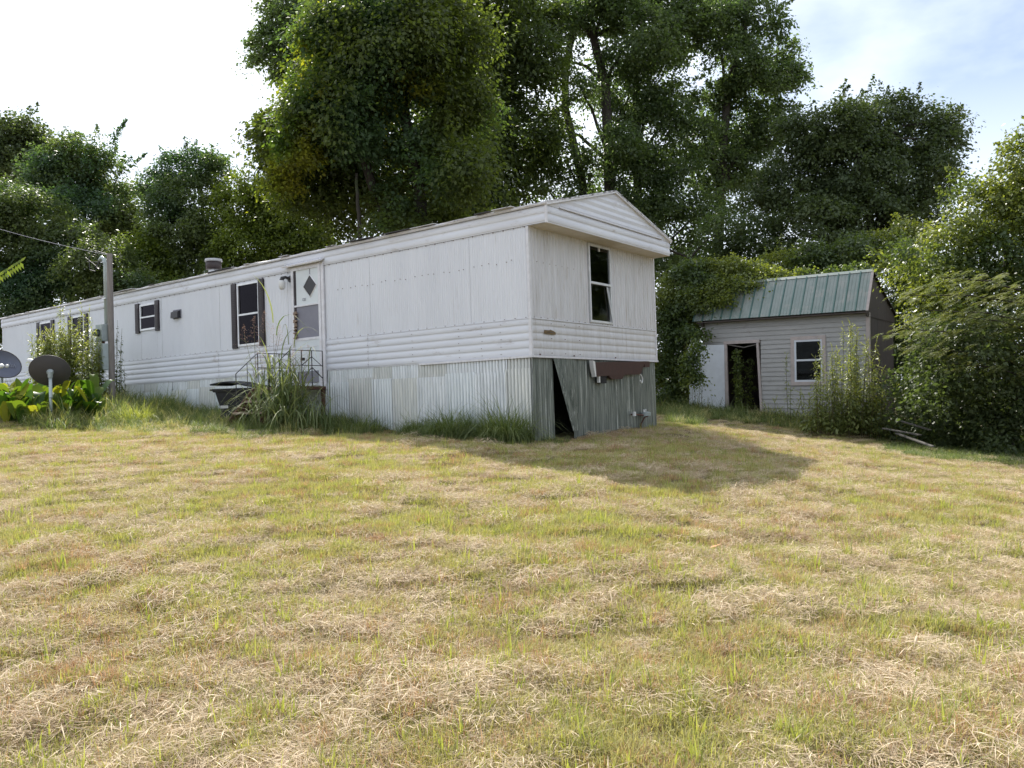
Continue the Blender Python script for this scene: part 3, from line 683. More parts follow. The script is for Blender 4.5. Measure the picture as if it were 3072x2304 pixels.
B_ = A_ + (C_ - A_) * 3.4 + Vector((0, 0, 1.2))
pts = [A_.lerp(B_, i / 24) - Vector((0, 0, 1.5 * 4 * (i/24) * (1 - i/24) * .28)) for i in range(25)]
wr = MB().tube(pts, .006, 5).build('service_wire', M['screen']); tag(wr, 'thin overhead service wire running from the pole top out to the left', 'wire')

# ------------------------------------------------------------------ satellite dishes
def dish(pos, zc, aim, w_, h_, face, back, label, roll=0, feed=(0, -.2)):
    gzv = g1(pos[0], pos[1]) - .1
    e = empty('satellite_dish', (pos[0], pos[1], gzv)); tag(e, label, 'satellite dish')
    H = zc - gzv
    MB().tube([(0, 0, 0), (0, 0, H - .06)], .032, 12).build('mast', M['pvc'], e, smooth=True)
    g = MB()
    for z in (.35, .62, .95):
        if z < H - .2: g.tube([(0, 0, z), (0, 0, z + .012)], .036, 10)
    g.build('cable_tie', M['black'], e)
    aim = Vector(aim).normalized(); q = aim.to_track_quat('Z', 'Y') @ Matrix.Rotation(roll, 3, 'Z').to_quaternion()
    c = Vector((0, 0, H)) + aim * .12
    n, m_ = 28, 6
    for nm, mt, dz in (('reflector', face, 0), ('reflector_back', back, -.012)):
        g = MB(); g.v.append(tuple(c + q @ Vector((0, 0, dz - .075))))
        for j in range(1, m_ + 1):
            r = j / m_
            for i in range(n):
                a = 2 * math.pi * i / n; g.v.append(tuple(c + q @ Vector((w_/2 * r * math.cos(a), h_/2 * r * math.sin(a), dz - .075 + .075 * r * r))))
        for i in range(n): g.f.append((0, 1 + i, 1 + (i+1) % n))
        for j in range(m_ - 1):
            for i in range(n): g.f.append((1 + j*n + i, 1 + (j+1)*n + i, 1 + (j+1)*n + (i+1) % n, 1 + j*n + (i+1) % n))
        if nm == 'reflector': rf = g.build(nm, mt, e, smooth=True)
        else: g.build(nm, mt, e, smooth=True)
    g = MB().tube([c + q @ Vector((w_/2*1.0*math.cos(a), h_/2*math.sin(a), -.004)) for a in np.linspace(0, 2*math.pi, 33)], .010, 6, cap=False); g.build('rim', back, e, smooth=True)
    MB().tube([(0, 0, H - .10), (0, 0, H + .0), tuple(c + q @ Vector((0, 0, -.09)))], [.045, .05, .07], 10).build('mount', M['metergrey'], e)
    arm0 = c + q @ Vector((feed[0] * .8, -h_/2 * .9 + feed[0] * .5, -.02)); arm1 = c + q @ Vector((feed[0], feed[1] - .05, .36))
    MB().tube([arm0, arm1], .014, 8).build('feed_arm', M['metergrey'], e)
    f = c + q @ Vector((feed[0], feed[1], .40)); d = (c - f).normalized()
    MB().tube([f - d * .09, f - d * .02, f + d * .03, f + d * .06], [.03, .05, .055, .03], 10).tube([f + Vector((.09, .05, 0)) - d * .05, f + Vector((.09, .05, 0)) + d * .05], .035, 8).build('feed_horn', M['white'], e, smooth=True)
    return e, c, q, rf
p = at(154, 1278, 16.0)
dish((p.x, p.y), at(149, 1118, 16.0).z, (-.50, .80, .42), .74, .64, M['dishface'], M['dishback'], 'dark grey satellite dish seen from behind on a pole among broad-leaved plants', roll=.35, feed=(.31, -.06))
p = at(8, 1278, 17.5)
e, c, q, rf = dish((p.x, p.y), at(4, 1096, 17.5).z, (.60, -.66, .22), .74, .60, M['dishface'], M['dishback'], 'blue-grey satellite dish facing the camera, cut off by the left edge', roll=-.5)
text_mesh('dish_logo', 'dish', .13, M['dishlogo'], e, Matrix.Translation(c + q @ Vector((.16, .02, -.028))) @ q.to_matrix().to_4x4() @ Matrix.Rotation(.15, 4, 'Z'))

# ------------------------------------------------------------------ shed (local x right along the front wall, y back)
SA = math.atan2(-.613, .79)
SP = Vector((9.98, 22.34, EYE))
shed = empty('garden_shed', SP, SA, .0235)
tag(shed, 'small clapboard shed with green metal roof and open white door, overgrown with vines', 'shed')
SW = 4.88
ops = [(-2.16, -1.15, .105, 1.545), (-4.20, -3.07, -1.2, 1.51)]
z = 2.04; k = 0
while z > -1.25:
    z0 = z - .137
    for a, b, c, d in rects_minus(-SW, -.05, z0, z, ops):
        if d - c < .02: continue
        jj = rnd.uniform(-.004, .004)
        g = MB(); th0, th1 = .028, .008
        g.add([(a, -th0, c - .004 + jj), (b, -th0, c - .004 - jj), (b, -th1, d), (a, -th1, d), (a, 0, c - .004 + jj), (b, 0, c - .004 - jj), (b, 0, d), (a, 0, d)],
              [(0, 1, 2, 3), (5, 4, 7, 6), (0, 4, 5, 1), (3, 2, 6, 7), (0, 3, 7, 4), (1, 5, 6, 2)])
        g.build('clapboard', M['shedboard'], shed)
    z = z0; k += 1
MB().box(-SW - .02, -.04, -.036, -.004, 2.04, 2.20).build('frieze_board', M['shedboard'], shed)
MB().box(-.05, .05, -.05, .05, -1.5, 2.12).build('corner_post', M['shedtrim'], shed)
MB().box(-SW - .06, -SW + .02, -.045, .05, -1.2, 2.12).build('corner_post', M['shedtrim'], shed)
# plywood side wall
for i in range(3):
    MB().box(-.01, .015, .05 + i * .95, .99 + i * .95, -1.5, 2.12).build('side_board', M['shedside'], shed)
MB().box(-SW - .015, -SW + .01, .05, 2.9, -1.2, 2.12).build('side_wall', M['shedside'], shed)
MB().box(-SW, 0, 2.88, 2.9, -1.5, 2.3).build('back_wall', M['shedside'], shed)
MB().box(-SW + .03, -.03, .02, 2.86, -.78, -.70).build('floor', M['wood'], shed)
MB().prism([(-.28, 2.10), (.37, 3.26), (3.0, 2.22), (3.0, 2.0), (-.2, 2.0)], 0, -.0, .03).build('gable_wall', M['shedside'], shed)
MB().prism([(-.20, 2.10), (.37, 3.22), (3.0, 2.2), (3.0, 2.0), (-.2, 2.0)], 0, -SW - .01, -SW + .02).build('gable_wall', M['shedside'], shed)
# roof
E0, E1, R0 = (-.30, 2.17), (.37, 3.325), None
n_ = 17; pw = 5.17 / n_; xL = -5.13
for i in range(n_):
    a = xL + i * pw; b = a + pw
    g = MB(); ny_, nz_ = 1.155, -.67
    nl_ = math.hypot(ny_, nz_); nyy, nzz = -1.155 / nl_, .67 / nl_
    def rp(x, t_, o_): return (x, E0[0] + (E1[0]-E0[0]) * t_ + nyy * o_, E0[1] + (E1[1]-E0[1]) * t_ + nzz * o_)
    prof = [(0, 0), (.30, 0), (.325, .008), (.355, .008), (.38, 0), (.62, 0), (.645, .008), (.675, .008), (.70, 0), (1, 0)]
    vs = []
    for s_, h_ in prof: vs += [rp(a + s_ * pw, 0, h_), rp(a + s_ * pw, 1, h_)]
    g.add(vs, [(2*q_, 2*q_+2, 2*q_+3, 2*q_+1) for q_ in range(len(prof)-1)])
    g.add([rp(a, 0, -.012), rp(b, 0, -.012), rp(b, 1, -.012), rp(a, 1, -.012)], [(3, 2, 1, 0)])
    rp_o = g.build('roof_panel', M['greenroof'], shed)
    g = MB(); vs = []
    for s_, h_ in ((-.028, .001), (-.014, .026), (.014, .026), (.028, .001)): vs += [rp(a + s_, -.012, h_), rp(a + s_, 1.0, h_)]
    g.add(vs, [(0, 2, 3, 1), (2, 4, 5, 3), (4, 6, 7, 5), (0, 6, 4, 2)]); g.build('rib', M['greenrib'], rp_o)
MB().add([(xL - .02, .33, 3.30), (.06, .33, 3.30), (.06, .40, 3.385), (xL - .02, .40, 3.385), (.06, .60, 3.27), (xL - .02, .60, 3.27)], [(0, 1, 2, 3), (3, 2, 4, 5)]).build('ridge_cap', M['greenroof'], shed)
MB().add([(xL, .39, 3.345), (.04, .39, 3.345), (.04, 3.1, 2.24), (xL, 3.1, 2.24), (xL, .39, 3.31), (.04, .39, 3.31), (.04, 3.1, 2.2), (xL, 3.1, 2.2)], [(0, 1, 2, 3), (7, 6, 5, 4), (0, 4, 5, 1), (1, 5, 6, 2), (2, 6, 7, 3)]).build('back_roof', M['greenroof'], shed)
MB().bar((.05, -.31, 2.15), (.05, .385, 3.345), .02, .07, (1, 0, 0)).build('rake_board', M['shedtrim'], shed)
MB().bar((.05, .385, 3.30), (.05, 3.1, 2.2), .02, .08, (1, 0, 0)).build('rake_board', M['shedside'], shed)
MB().box(xL + .1, -.0, -.27, -.02, 2.10, 2.13).build('eave_soffit', M['shedside'], shed)
# window
wn = empty('window'); wn.parent = shed
def frame4(x0, x1, z0, z1, t_, y0, y1, nm, mt, par):
    g = MB().box(x0, x0 + t_, y0, y1, z0, z1).box(x1 - t_, x1, y0, y1, z0, z1).box(x0 + t_, x1 - t_, y0 + .002, y1, z1 - t_, z1).box(x0 + t_, x1 - t_, y0 + .002, y1, z0, z0 + t_)
    return g.build(nm, mt, par)
frame4(-2.16, -1.15, .105, 1.545, .105, -.05, .02, 'window_trim', M['shedtrim'], wn)
frame4(-2.055, -1.255, .21, 1.44, .055, -.042, .02, 'sash_frame', M['shedwhite'], wn)
MB().box(-2.0, -1.31, -.045, 0, .815, .87).build('meeting_rail', M['shedwhite'], wn)
MB().box(-2.0, -1.31, -.012, -.006, .87, 1.385).build('pane', M['glass'], wn)
MB().box(-2.0, -1.31, -.022, -.016, .265, .815).build('pane', M['glass'], wn)
for zz_ in (1.28, 1.17, 1.06, .95): MB().bar((-1.98, .1, zz_), (-1.55, .1, zz_ + .01), .01, .03).build('blind_slat', M['shedside'], wn)
MB().tube([(-1.68, .12, .28), (-1.68, .12, .36)], .09, 12).build('jar', M['pvc'], wn)
# door frame (racked) and leaf
frame = empty('doorway'); frame.parent = shed
MB().bar((-4.14, -.03, -.9), (-4.18, -.03, 1.41), .10, .07, (0, 1, 0)).build('door_jamb', M['shedtrim'], frame)
MB().bar((-3.05, -.03, -.9), (-3.155, -.03, 1.41), .07, .08, (0, 1, 0)).build('door_jamb', M['shedtrim'], frame)
MB().box(-4.23, -3.09, -.07, .02, 1.415, 1.51).build('door_head', M['shedtrim'], frame)
MB().bar((-4.1, -.01, 1.40), (-3.62, .06, 1.30), .03, .03).bar((-3.62, .06, 1.30), (-3.16, .02, 1.38), .03, .03).build('sagging_lintel', M['greywood'], frame)
dl = empty('door', (-4.22, -.05, 0)); dl.parent = shed; dl.rotation_euler = (0, 0, math.radians(28))
MB().box(-1.08, 0, -.045, 0, -.66, 1.40).build('door_leaf', M['shedwhite'], dl)
for (x0, x1, z0, z1) in ((-.93, -.60, .62, 1.25), (-.47, -.14, .62, 1.25), (-.93, -.60, -.05, .42), (-.47, -.14, -.05, .42), (-.93, -.60, -.50, -.18), (-.47, -.14, -.50, -.18)):
    frame4(x0, x1, z0, z1, .02, -.052, -.045, 'raised_panel', M['shedwhite'], dl)
for zz_, r_ in ((.30, .028), (.15, .02)): MB().tube([(-.98, -.047, zz_), (-.98, -.052, zz_)], r_, 12).build('lock_hole', M['dark'], dl)
# small outbuilding behind
ob = empty('outbuilding', (5.1, 31, g1(5.1, 31))); tag(ob, 'pale grey outbuilding corner with brown eave between the home and the shed', 'outbuilding')
zt = EYE + 1.62 - g1(5.1, 31)
MB().box(-1.2, .85, 0, 2.2, -.3, zt - .15).build('wall', M['siding_end'], ob)
MB().add(*frustum(-1.4, 1.15, -.25, 2.4, zt - .15, -1.4, 1.15, -.2, 2.4, zt + .05)).build('roof', M['shedside'], ob)
# planks by the thicket on the right
rr = random.Random(6)
for i, (x0, y0, x1, y1, Z0, Z1, lab) in enumerate(((2690, 1300, 2800, 1340, 19.0, 17.6, 'dark rotten plank lying lowest in the brush right of the shed'),
        (2650, 1285, 2760, 1305, 19.6, 18.4, 'weathered plank propped across the brush beside the tall weeds'), (2700, 1262, 2790, 1290, 19.4, 18.6, 'mossy plank lying highest in the brush pile'))):
    a = at(x0, y0, Z0); b = at(x1, y1, Z1)
    o = MB().bar(a, b, .09, .025).build('plank', M['oldwood']); tag(o, lab, 'plank', 'planks lying in the brush right of the shed')

# ------------------------------------------------------------------ vegetation tools
def unit(a): return a / np.maximum(np.linalg.norm(a, axis=-1, keepdims=True), 1e-9)
def leaves(P, nrm, axis, size, aspect=.62, tint=None, fold=0):
    """one rhombic leaf per point"""
    n = len(P); nrm = unit(nrm); axis = unit(axis - nrm * (axis * nrm).sum(-1, keepdims=True)); side = np.cross(nrm, axis)
    s = size[:, None]
    a = P - axis * s * .5; b = P + side * s * aspect * .5 - axis * s * .08 ; c = P + axis * s * .5 - nrm * s * .12; d = P - side * s * aspect * .5 - axis * s * .08
    v = np.stack([a, b, c, d], 1).reshape(-1, 3); f = np.arange(4 * n).reshape(n, 4)
    t = np.repeat(tint if tint is not None else RG.random(n), 4)
    return v, f, t
def join(parts):
    vs, fs, ts = [], [], []; b = 0
    for v, f, t in parts: vs.append(v); fs.append(f + b); ts.append(t); b += len(v)
    return np.concatenate(vs), np.concatenate(fs), np.concatenate(ts)
def crown_cloud(lobes, n_leaves, leaf, shell=.5, clump=.42, spread=.6, flat=.8, droop=.35, up=.7, gap=0, aspect=.62):
    """lobes: list of (centre, radius, weight). returns leaf mesh data and clump centres"""
    C, R, W_ = [], [], []
    for c, r, wgt in lobes:
        k = max(5, int(wgt * 26 * r * r / (clump / .42) ** 2 * .42 / .42))
        d = unit(RG.normal(size=(k, 3))); rad = r * (shell + (1 - shell) * RG.random(k)) ** .8
        q = np.array(c) + d * rad[:, None] * np.array([1, 1, flat])
        C.append(q); R.append(np.full(k, clump) * RG.uniform(.55, 1.35, k)); W_.append(np.repeat(np.array(c)[None], k, 0))
    C = np.concatenate(C); R = np.concatenate(R); W_ = np.concatenate(W_)
    if gap: keep = RG.random(len(C)) > gap; C, R, W_ = C[keep], R[keep], W_[keep]
    pr = R ** 2; pr /= pr.sum(); cnt = RG.multinomial(n_leaves, pr)
    idx = np.repeat(np.arange(len(C)), cnt); n = len(idx)
    g_ = RG.normal(size=(n, 3)) * spread
    g_[:, 2] *= .62
    off = g_ * R[idx][:, None]; off[:, 2] -= droop * (off[:, 0]**2 + off[:, 1]**2) / np.maximum(R[idx], .1)
    P = C[idx] + off
    outw = unit(C[idx] - W_[idx] + RG.normal(size=(n, 3)) * .3)
    nrm = outw * .45 + np.array([0, 0, up]) + RG.normal(size=(n, 3)) * .55
    ax = unit(off + RG.normal(size=(n, 3)) * .25) + np.array([0, 0, -.45])
    sz = leaf * RG.uniform(.6, 1.35, n)
    tn = np.clip(RG.random(len(C))[idx] * .55 + RG.random(n) * .45, 0, 1)
    return leaves(P, nrm, ax, sz, aspect, tn), C
def px_lobes(L_, Z0, jit=1.0, zr=.5, extra=1):
    """lobes given as (x, y, r) in photo pixels at depth Z0 -> places in the world, scattered in depth"""
    res = []
    for q in L_:
        x, y, r = q[:3]; Z = Z0 + (q[3] if len(q) > 3 else 0) + RG.uniform(-1, 1) * jit
        p_ = at(x, y, Z); res.append(((p_.x, p_.y, p_.z), r * Z / FPX, q[4] if len(q) > 4 else 1))
    return res
def trunk_mesh(base, tips, r0_, wob=.25, n=7, extra=None):
    """main stem from base through `tips[0]` path, with limbs to the crown lobes"""
    g = MB()
    for path, ra, rb_ in tips:
        pts = [Vector(q) for q in path]; fine = []
        for i in range(len(pts) - 1):
            for k_ in range(4): fine.append(pts[i].lerp(pts[i+1], k_/4) + Vector((rnd.uniform(-1, 1), rnd.uniform(-1, 1), 0)) * wob * .15)
        fine.append(pts[-1]); m_ = len(fine)
        g.tube(fine, [ra + (rb_ - ra) * (i / (m_-1)) for i in range(m_)], n)
    return g
def tree(name, label, group, lobes_px, Z0, n_leaves, leaf, mat, trunks=None, r0_=.22, jit=1.2, sprigs=None, cat='tree', limbs=True, shoots=4, **kw):
    lob = px_lobes(lobes_px, Z0, jit)
    cx_ = np.mean([l[0][0] for l in lob]); cy_ = np.mean([l[0][1] for l in lob])
    if trunks: bx = at(*trunks[0][0], Z0); bxy = (bx.x, bx.y)
    else: bxy = (cx_, cy_)
    bz_ = g1(*bxy)
    root = empty(name, (bxy[0], bxy[1], bz_)); tag(root, label, cat, group)
    O_ = np.array([bxy[0], bxy[1], bz_])
    (data, C) = crown_cloud([(np.array(c) - O_, r, w_) for c, r, w_ in lob], n_leaves, leaf, **kw)
    parts = [data]
    auto = []
    for c, r, w_ in lob:
        if not shoots: break
        for _ in range(shoots):
            d_ = unit(RG.normal(size=3) + np.array([0, 0, .55])); a_ = np.array(c) - O_ + d_ * r * .75
            auto.append((a_, a_ + d_ * (r * RG.uniform(.35, .75) + .15)))
    for a, b in auto:
        ln = np.linalg.norm(b - a); m_ = int(ln * 70) + 3; t_ = RG.random(m_); P = a + (b - a) * t_[:, None]
        P = P + RG.normal(size=(m_, 3)) * (.17 * (1.1 - t_))[:, None]
        parts.append(leaves(P, RG.normal(size=(m_, 3)) * .6 + np.array([0, 0, .7]), RG.normal(size=(m_, 3)) + (b - a) / ln * .6 + np.array([0, 0, -.4]), leaf * RG.uniform(.7, 1.3, m_), .55, RG.random(m_)))
    if sprigs:
        for (xa, ya, xb, yb) in sprigs:
            a = np.array(at(xa, ya, Z0)) - O_; b = np.array(at(xb, yb, Z0 + rnd.uniform(-.5, .5))) - O_
            ln = np.linalg.norm(b - a); m_ = int(ln * 95)
            t_ = RG.random(m_); P = a + (b - a) * t_[:, None] + np.array([0, 0, .12 * ln]) * (4 * t_ * (1 - t_))[:, None] * .5
            wd = .20 * (1.15 - t_); P = P + RG.normal(size=(m_, 3)) * wd[:, None] * .8
            nrm = RG.normal(size=(m_, 3)) * .6 + np.array([0, 0, .7]); ax = RG.normal(size=(m_, 3)) + (b - a) / ln * .6 + np.array([0, 0, -.3])
            parts.append(leaves(P, nrm, ax, leaf * RG.uniform(.7, 1.4, m_), .5, RG.random(m_)))
    v, f, t_ = join(parts)
    link_mesh('crown', np_mesh('crown', v, f, t_), mat, root)
    paths = []
    topz = max(c[2] + 0 for c, r, w_ in lob)
    if trunks:
        for ti, tr_ in enumerate(trunks):
            pp = [np.array(at(x, y, Z0 - .4)) - O_ for x, y in tr_]
            p0 = pp[0].copy(); p0[2] = -.4 if ti == 0 else (g1(O_[0] + p0[0], O_[1] + p0[1]) - bz_ - .3)
            paths.append(([p0] + pp, r0_ * (1 if ti == 0 else .7), r0_ * .45))
        main = [Vector(q) for q in paths[0][0]]
    else:
        h = (max(c[2] for c, r, w_ in lob) - bz_) * .85
        main = [Vector((0, 0, -.4)), Vector((rnd.uniform(-.2, .2), 0, h * .35)), Vector((rnd.uniform(-.4, .4), rnd.uniform(-.3, .3), h * .7)), Vector((rnd.uniform(-.5, .5), 0, h))]
        paths.append((main, r0_, r0_ * .3))
    link_ = trunk_mesh(None, paths, r0_).build('trunk', M['bark'], root, smooth=True)
    if limbs:
        lp = []
        for c, r, w_ in lob:
            c = Vector(np.array(c) - O_)
            cand = [m_ for m_ in main if m_.z < c.z - .5] or [main[0]]
            s_ = min(cand, key=lambda m_: (m_ - c).length); k_ = s_.lerp(c, .5) + Vector((0, 0, .12 * (c - s_).length))
            lp.append(([s_, k_, c], r0_ * .34, r0_ * .09))
            for _ in range(3):
                d_ = Vector(C[rnd.randrange(len(C))])
                if (d_ - c).length < r * 1.1: lp.append(([c, c.lerp(d_, .5) + Vector((0, 0, .1)), d_], r0_ * .10, r0_ * .04))
        trunk_mesh(None, lp, r0_, n=5).build('limbs', M['bark'], root, smooth=True)
    return root

M['leafA'] = leaf_mat('maple_leaf', (.044, .066, .022), (.098, .122, .032), .5, (2.2, 2.2, .8), alt=(.055, .095, .045), wscale=.22, wthr=(.5, .6), rough=.5)
M['leafB'] = leaf_mat('dark_tall_leaf', (.054, .084, .038), (.105, .136, .056), .48, (1.9, 2.1, 1.0), rough=.45)
M['leafB2'] = leaf_mat('elm_leaf', (.042, .066, .024), (.082, .108, .034), .45, (2.0, 2.1, .8), rough=.5)
M['leafD'] = leaf_mat('dense_dark_leaf', (.046, .070, .032), (.096, .122, .050), .38, (1.9, 2.0, .9), rough=.5)
M['leafS'] = leaf_mat('sunlit_side_leaf', (.11, .130, .026), (.24, .235, .036), .55, (2.1, 2.1, .7), alt=(.07, .115, .03), wscale=.5)  # sunlight on the broad tree's left side put into the leaf colour
M['leafG'] = leaf_mat('left_tree_leaf', (.062, .092, .038), (.130, .158, .058), .45, (1.9, 2.0, .8), alt=(.055, .10, .055), wscale=.3)
M['leafY'] = leaf_mat('yellow_green_leaf', (.085, .125, .028), (.160, .200, .040), .45, (2.0, 2.0, .7))
M['leafK'] = leaf_mat('vine_leaf', (.085, .12, .035), (.20, .23, .065), .42, (2.1, 2.0, .7), rough=.42, spec=.45, alt=(.07, .105, .04), wscale=.5)
M['leafM'] = leaf_mat('mimosa_leaf', (.095, .12, .06), (.21, .22, .11), .32, (1.6, 1.7, .7), alt=(.15, .16, .05), wscale=.8)
M['leafW'] = leaf_mat('weed_leaf', (.10, .135, .045), (.24, .27, .095), .40, (2.0, 1.9, .7), rough=.4, spec=.5)
TG = 'trees behind the mobile home'
KG = dict(group=None)
tree('maple_tree', 'huge broad tree with yellow-green sunlit left side towering over the mobile home', TG,
     [(960,240,100),(1020,80,130),(1150,120,180),(1020,330,170),(870,400,100),(800,425,60),(960,520,130),(1100,480,180),(1220,300,180),(1250,110,160),
      (1290,450,150),(1360,90,130),(1380,300,130),(1370,510,110),(1200,600,120,0,.8),(1090,640,110,0,.6),(950,590,60),(870,510,60),(880,450,70),(1000,655,70,0,.5),(1200,690,90,0,.5),(1330,650,70,0,.6),(1040,-60,120),(1230,-60,130)],
     27.2, 120000, .15, M['leafA'], trunks=[[(1270, 900), (1260, 600), (1210, 300), (1200, 50)], [(1260, 880), (1120, 560), (1010, 250)]], r0_=.3, limbs=False,
     sprigs=[(820,420,735,410),(860,350,800,330),(860,480,800,560),(860,540,760,500),(850,450,770,440),(830,400,780,330),(900,560,830,590)], clump=.6, shell=.42, jit=2.4, gap=.14)
tree('elm_tree', 'dark dense tree filling the centre between the broad tree and the leaning trunk', TG,
     [(1330,90,150),(1450,200,170),(1400,430,170),(1500,590,140),(1380,640,120),(1560,400,140),(1600,150,120),(1480,0,130),(1340,-40,120),(1330,300,130),(1600,20,90),(1270,600,100)],
     42, 98000, .20, M['leafB2'], trunks=[[(1380, 900), (1420, 560), (1480, 250), (1500, 0)], [(1400, 900), (1340, 560), (1360, 260)]], r0_=.4, clump=.75, shell=.42, jit=2, gap=.12)
tree('sunlit_side_crown', 'yellow-green crown painted as the sunlit left side of the huge broad tree', TG,  # extra crown added, its colour stands for the broad tree's sunlit side
     [(905,350,60),(960,260,80),(1040,150,85),(1130,90,85),(1230,70,60),(1245,-20,45),(1000,370,75),(1090,290,85),(900,450,50),(850,500,35),(1180,200,70),(1290,260,35),(950,110,45),(1050,30,75),(960,460,60),(870,420,40),(1060,420,60),(840,430,35),(860,560,40)],
     26.2, 42000, .14, M['leafS'], trunks=[[(1100, 900), (1075, 640), (1070, 520)]], limbs=False, r0_=.10, gap=.2, sprigs=[(930,120,900,20),(1230,60,1235,-50),(880,350,835,290),(1040,60,1030,-30),(900,280,860,230)], clump=.42, shell=.45, jit=1.0)
tree('cottonwood_tree', 'thin bluish tree top leaning out at the upper left of the broad tree', TG,
     [(795,120,50),(775,170,30),(850,150,55),(840,60,50),(880,10,60),(800,20,35),(910,190,50),(930,90,60),(850,220,25),(960,10,70)], 40, 17000, .17, M['leafB'], trunks=[[(1000, 900), (980, 500), (930, 250), (880, 100)]], r0_=.2, clump=.5, shell=.5, jit=1,
     sprigs=[(900,200,770,60),(880,260,800,190)])
tree('tulip_tree', 'tall thin-leaved tree with a dark leaning trunk right of the broad tree', TG,
     [(1700,60,90),(1780,40,110),(1900,120,140),(1985,60,110),(1885,290,110),(1950,400,120),(1740,260,60),(1650,380,80,0,.55),(1700,480,90,0,.6),(1770,590,110,0,.8),(1900,560,140),(1850,-40,110),(1860,430,70),(1700,180,50,0,.5),(1620,540,80,0,.6)],
     45, 66000, .19, M['leafB'], trunks=[[(1830, 900), (1828, 488), (1816, 249), (1780, 113), (1700, -20)], [(1740, 900), (1748, 560), (1695, 320), (1695, 200), (1730, 60)]], r0_=.40, clump=.65, jit=2)
tree('oak_tree', 'tall dark tree with vine-wrapped stem behind the peak of the mobile home', TG,
     [(2010,500,100),(2000,650,120),(2110,620,80),(1910,700,90),(1960,240,90),(2040,120,80),(2030,330,60),(2100,770,90),(1960,780,80),(1900,450,60),(2060,20,80),(1980,-40,80)],
     47, 40000, .19, M['leafB'], trunks=[[(1915, 900), (1912, 500), (1907, 226), (1930, 60)]], r0_=.34, clump=.65, jit=2)
tree('sycamore_tree', 'tall open tree reaching out to the right against the bright sky', TG,
     [(2150,80,90),(2250,60,110),(2200,190,100),(2160,290,50,0,.7),(2260,260,100),(2330,210,70),(2385,215,45),(2360,150,35),(2200,390,110),(2290,380,90),(2110,410,70),(2160,520,110),(2260,490,90),(2200,-40,100),(2060,300,40),(2340,330,50)],
     48, 56000, .20, M['leafB'], trunks=[[(2150, 950), (2160, 560), (2180, 300), (2235, 60), (2250, -60)]], r0_=.36, sprigs=[(2350,210,2420,225),(2330,120,2300,0),(2370,150,2385,120)], clump=.5, jit=1.5)
tree('domed_tree', 'wide dark dome-shaped tree above the green shed roof', TG,
     [(2390,400,70),(2480,390,100),(2600,360,90),(2660,345,75),(2750,400,100),(2830,420,50),(2850,360,30),(2400,550,140),(2550,520,170),(2700,520,150),(2810,500,60),(2300,620,90,0,.8),(2450,700,140),(2600,680,150),(2730,650,110),(2240,720,90,0,.7)],
     37, 110000, .155, M['leafD'], r0_=.3, clump=.5, shell=.6, jit=1.5)
tree('leaning_tree', 'low dark tree filling the gap between domed tree and mobile home', TG,
     [(2180,690,90,0,.7),(2130,800,90),(2220,800,80),(2070,860,70),(2320,780,80),(2420,800,80),(1700,720,110,0,.6),(1600,700,80,0,.6),(1800,740,90,0,.8)], 37, 24000, .14, M['leafB'], r0_=.15, clump=.5, jit=1.5)
tree('vine_covered_mound', 'low vine-covered thicket peeping over the shed ridge', TG,
     [(2250,840,60),(2340,800,60),(2440,780,60),(2540,770,70),(2640,760,70),(2160,870,50),(2720,720,70),(2560,840,60),(2420,850,60)], 28, 30000, .11, M['leafK'], r0_=.1, clump=.35, shell=.8, jit=.6, limbs=False, cat='thicket')
tree('vine_covered_bank', 'sunlit vine-smothered tree bank rising along the right edge', TG,
     [(2745,830,65),(2820,790,80),(2790,960,60),(2860,730,100),(2960,650,110),(3060,600,110),(2820,890,70),(2910,850,110),(3040,780,150),(3120,650,150),(3150,850,160),(2940,560,40),(3060,500,70),(3080,430,45),(2720,770,40),(3250,480,200),(3420,420,260),(3650,480,260),(3300,800,220),(3560,850,260),(2690,800,60,5),(2760,860,80,5),(2710,740,60,6),(2740,930,70,5)],
     21, 125000, .105, M['leafK'], r0_=.2, clump=.36, shell=.75, jit=1.0, sprigs=[(2960,620,2840,500),(2900,640,2850,530),(3060,460,2985,430),(2640,790,2600,740)], limbs=False, cat='thicket')
tree('dark_thicket', 'deep shaded thicket under the feathery branches right of the shed', TG,
     [(2800,1090,70),(2840,1000,80),(2900,1080,130),(3040,1000,130),(3060,1180,130),(2870,1220,90),(2960,1270,90),(3080,1320,80),(2790,1210,50),(3150,1150,150),(3350,1100,220),(3650,1050,260),(2740,1000,80,8),(2720,1100,90,8),(2770,1180,90,7),(2820,1100,80,7),(2740,900,100,10),(2700,1030,90,10),(2790,1090,110,10),(2880,980,110,10),(2900,1190,100,9),(3000,1080,110,9),(2830,1230,70,6),(2930,1000,90,4),(2750,1150,60,1.6),(2740,1230,55,1.5),(2830,1290,55,0),(2710,1290,40,1.5),(2900,1310,60,-.6),(3000,1330,60,-.8),(2770,1290,45,.6)],
     18.8, 110000, .10, M['leafD'], r0_=.12, clump=.34, shell=.6, jit=.8, limbs=False, cat='thicket')
LG = 'trees at the left behind the mobile home'
tree('far_dark_tree', 'round dark tree top at the far left skyline', LG, [(30,400,70),(90,400,60),(0,470,90),(120,440,40),(60,500,90)], 42, 18000, .17, M['leafD'], r0_=.25, clump=.6, jit=1)
tree('ragged_tree', 'ragged tree with shoots sticking up to the right on the left skyline', LG,
     [(220,450,60),(200,520,100),(280,460,50),(320,560,90),(250,640,110),(380,640,55),(120,580,90),(350,680,70),(400,720,60),(160,480,60)], 36, 45000, .14, M['leafG'], r0_=.22, clump=.5, jit=1,
     sprigs=[(300,480,380,360),(310,520,372,370),(330,560,395,470),(330,570,440,460),(300,430,290,370),(360,610,410,560),(230,430,235,400)])
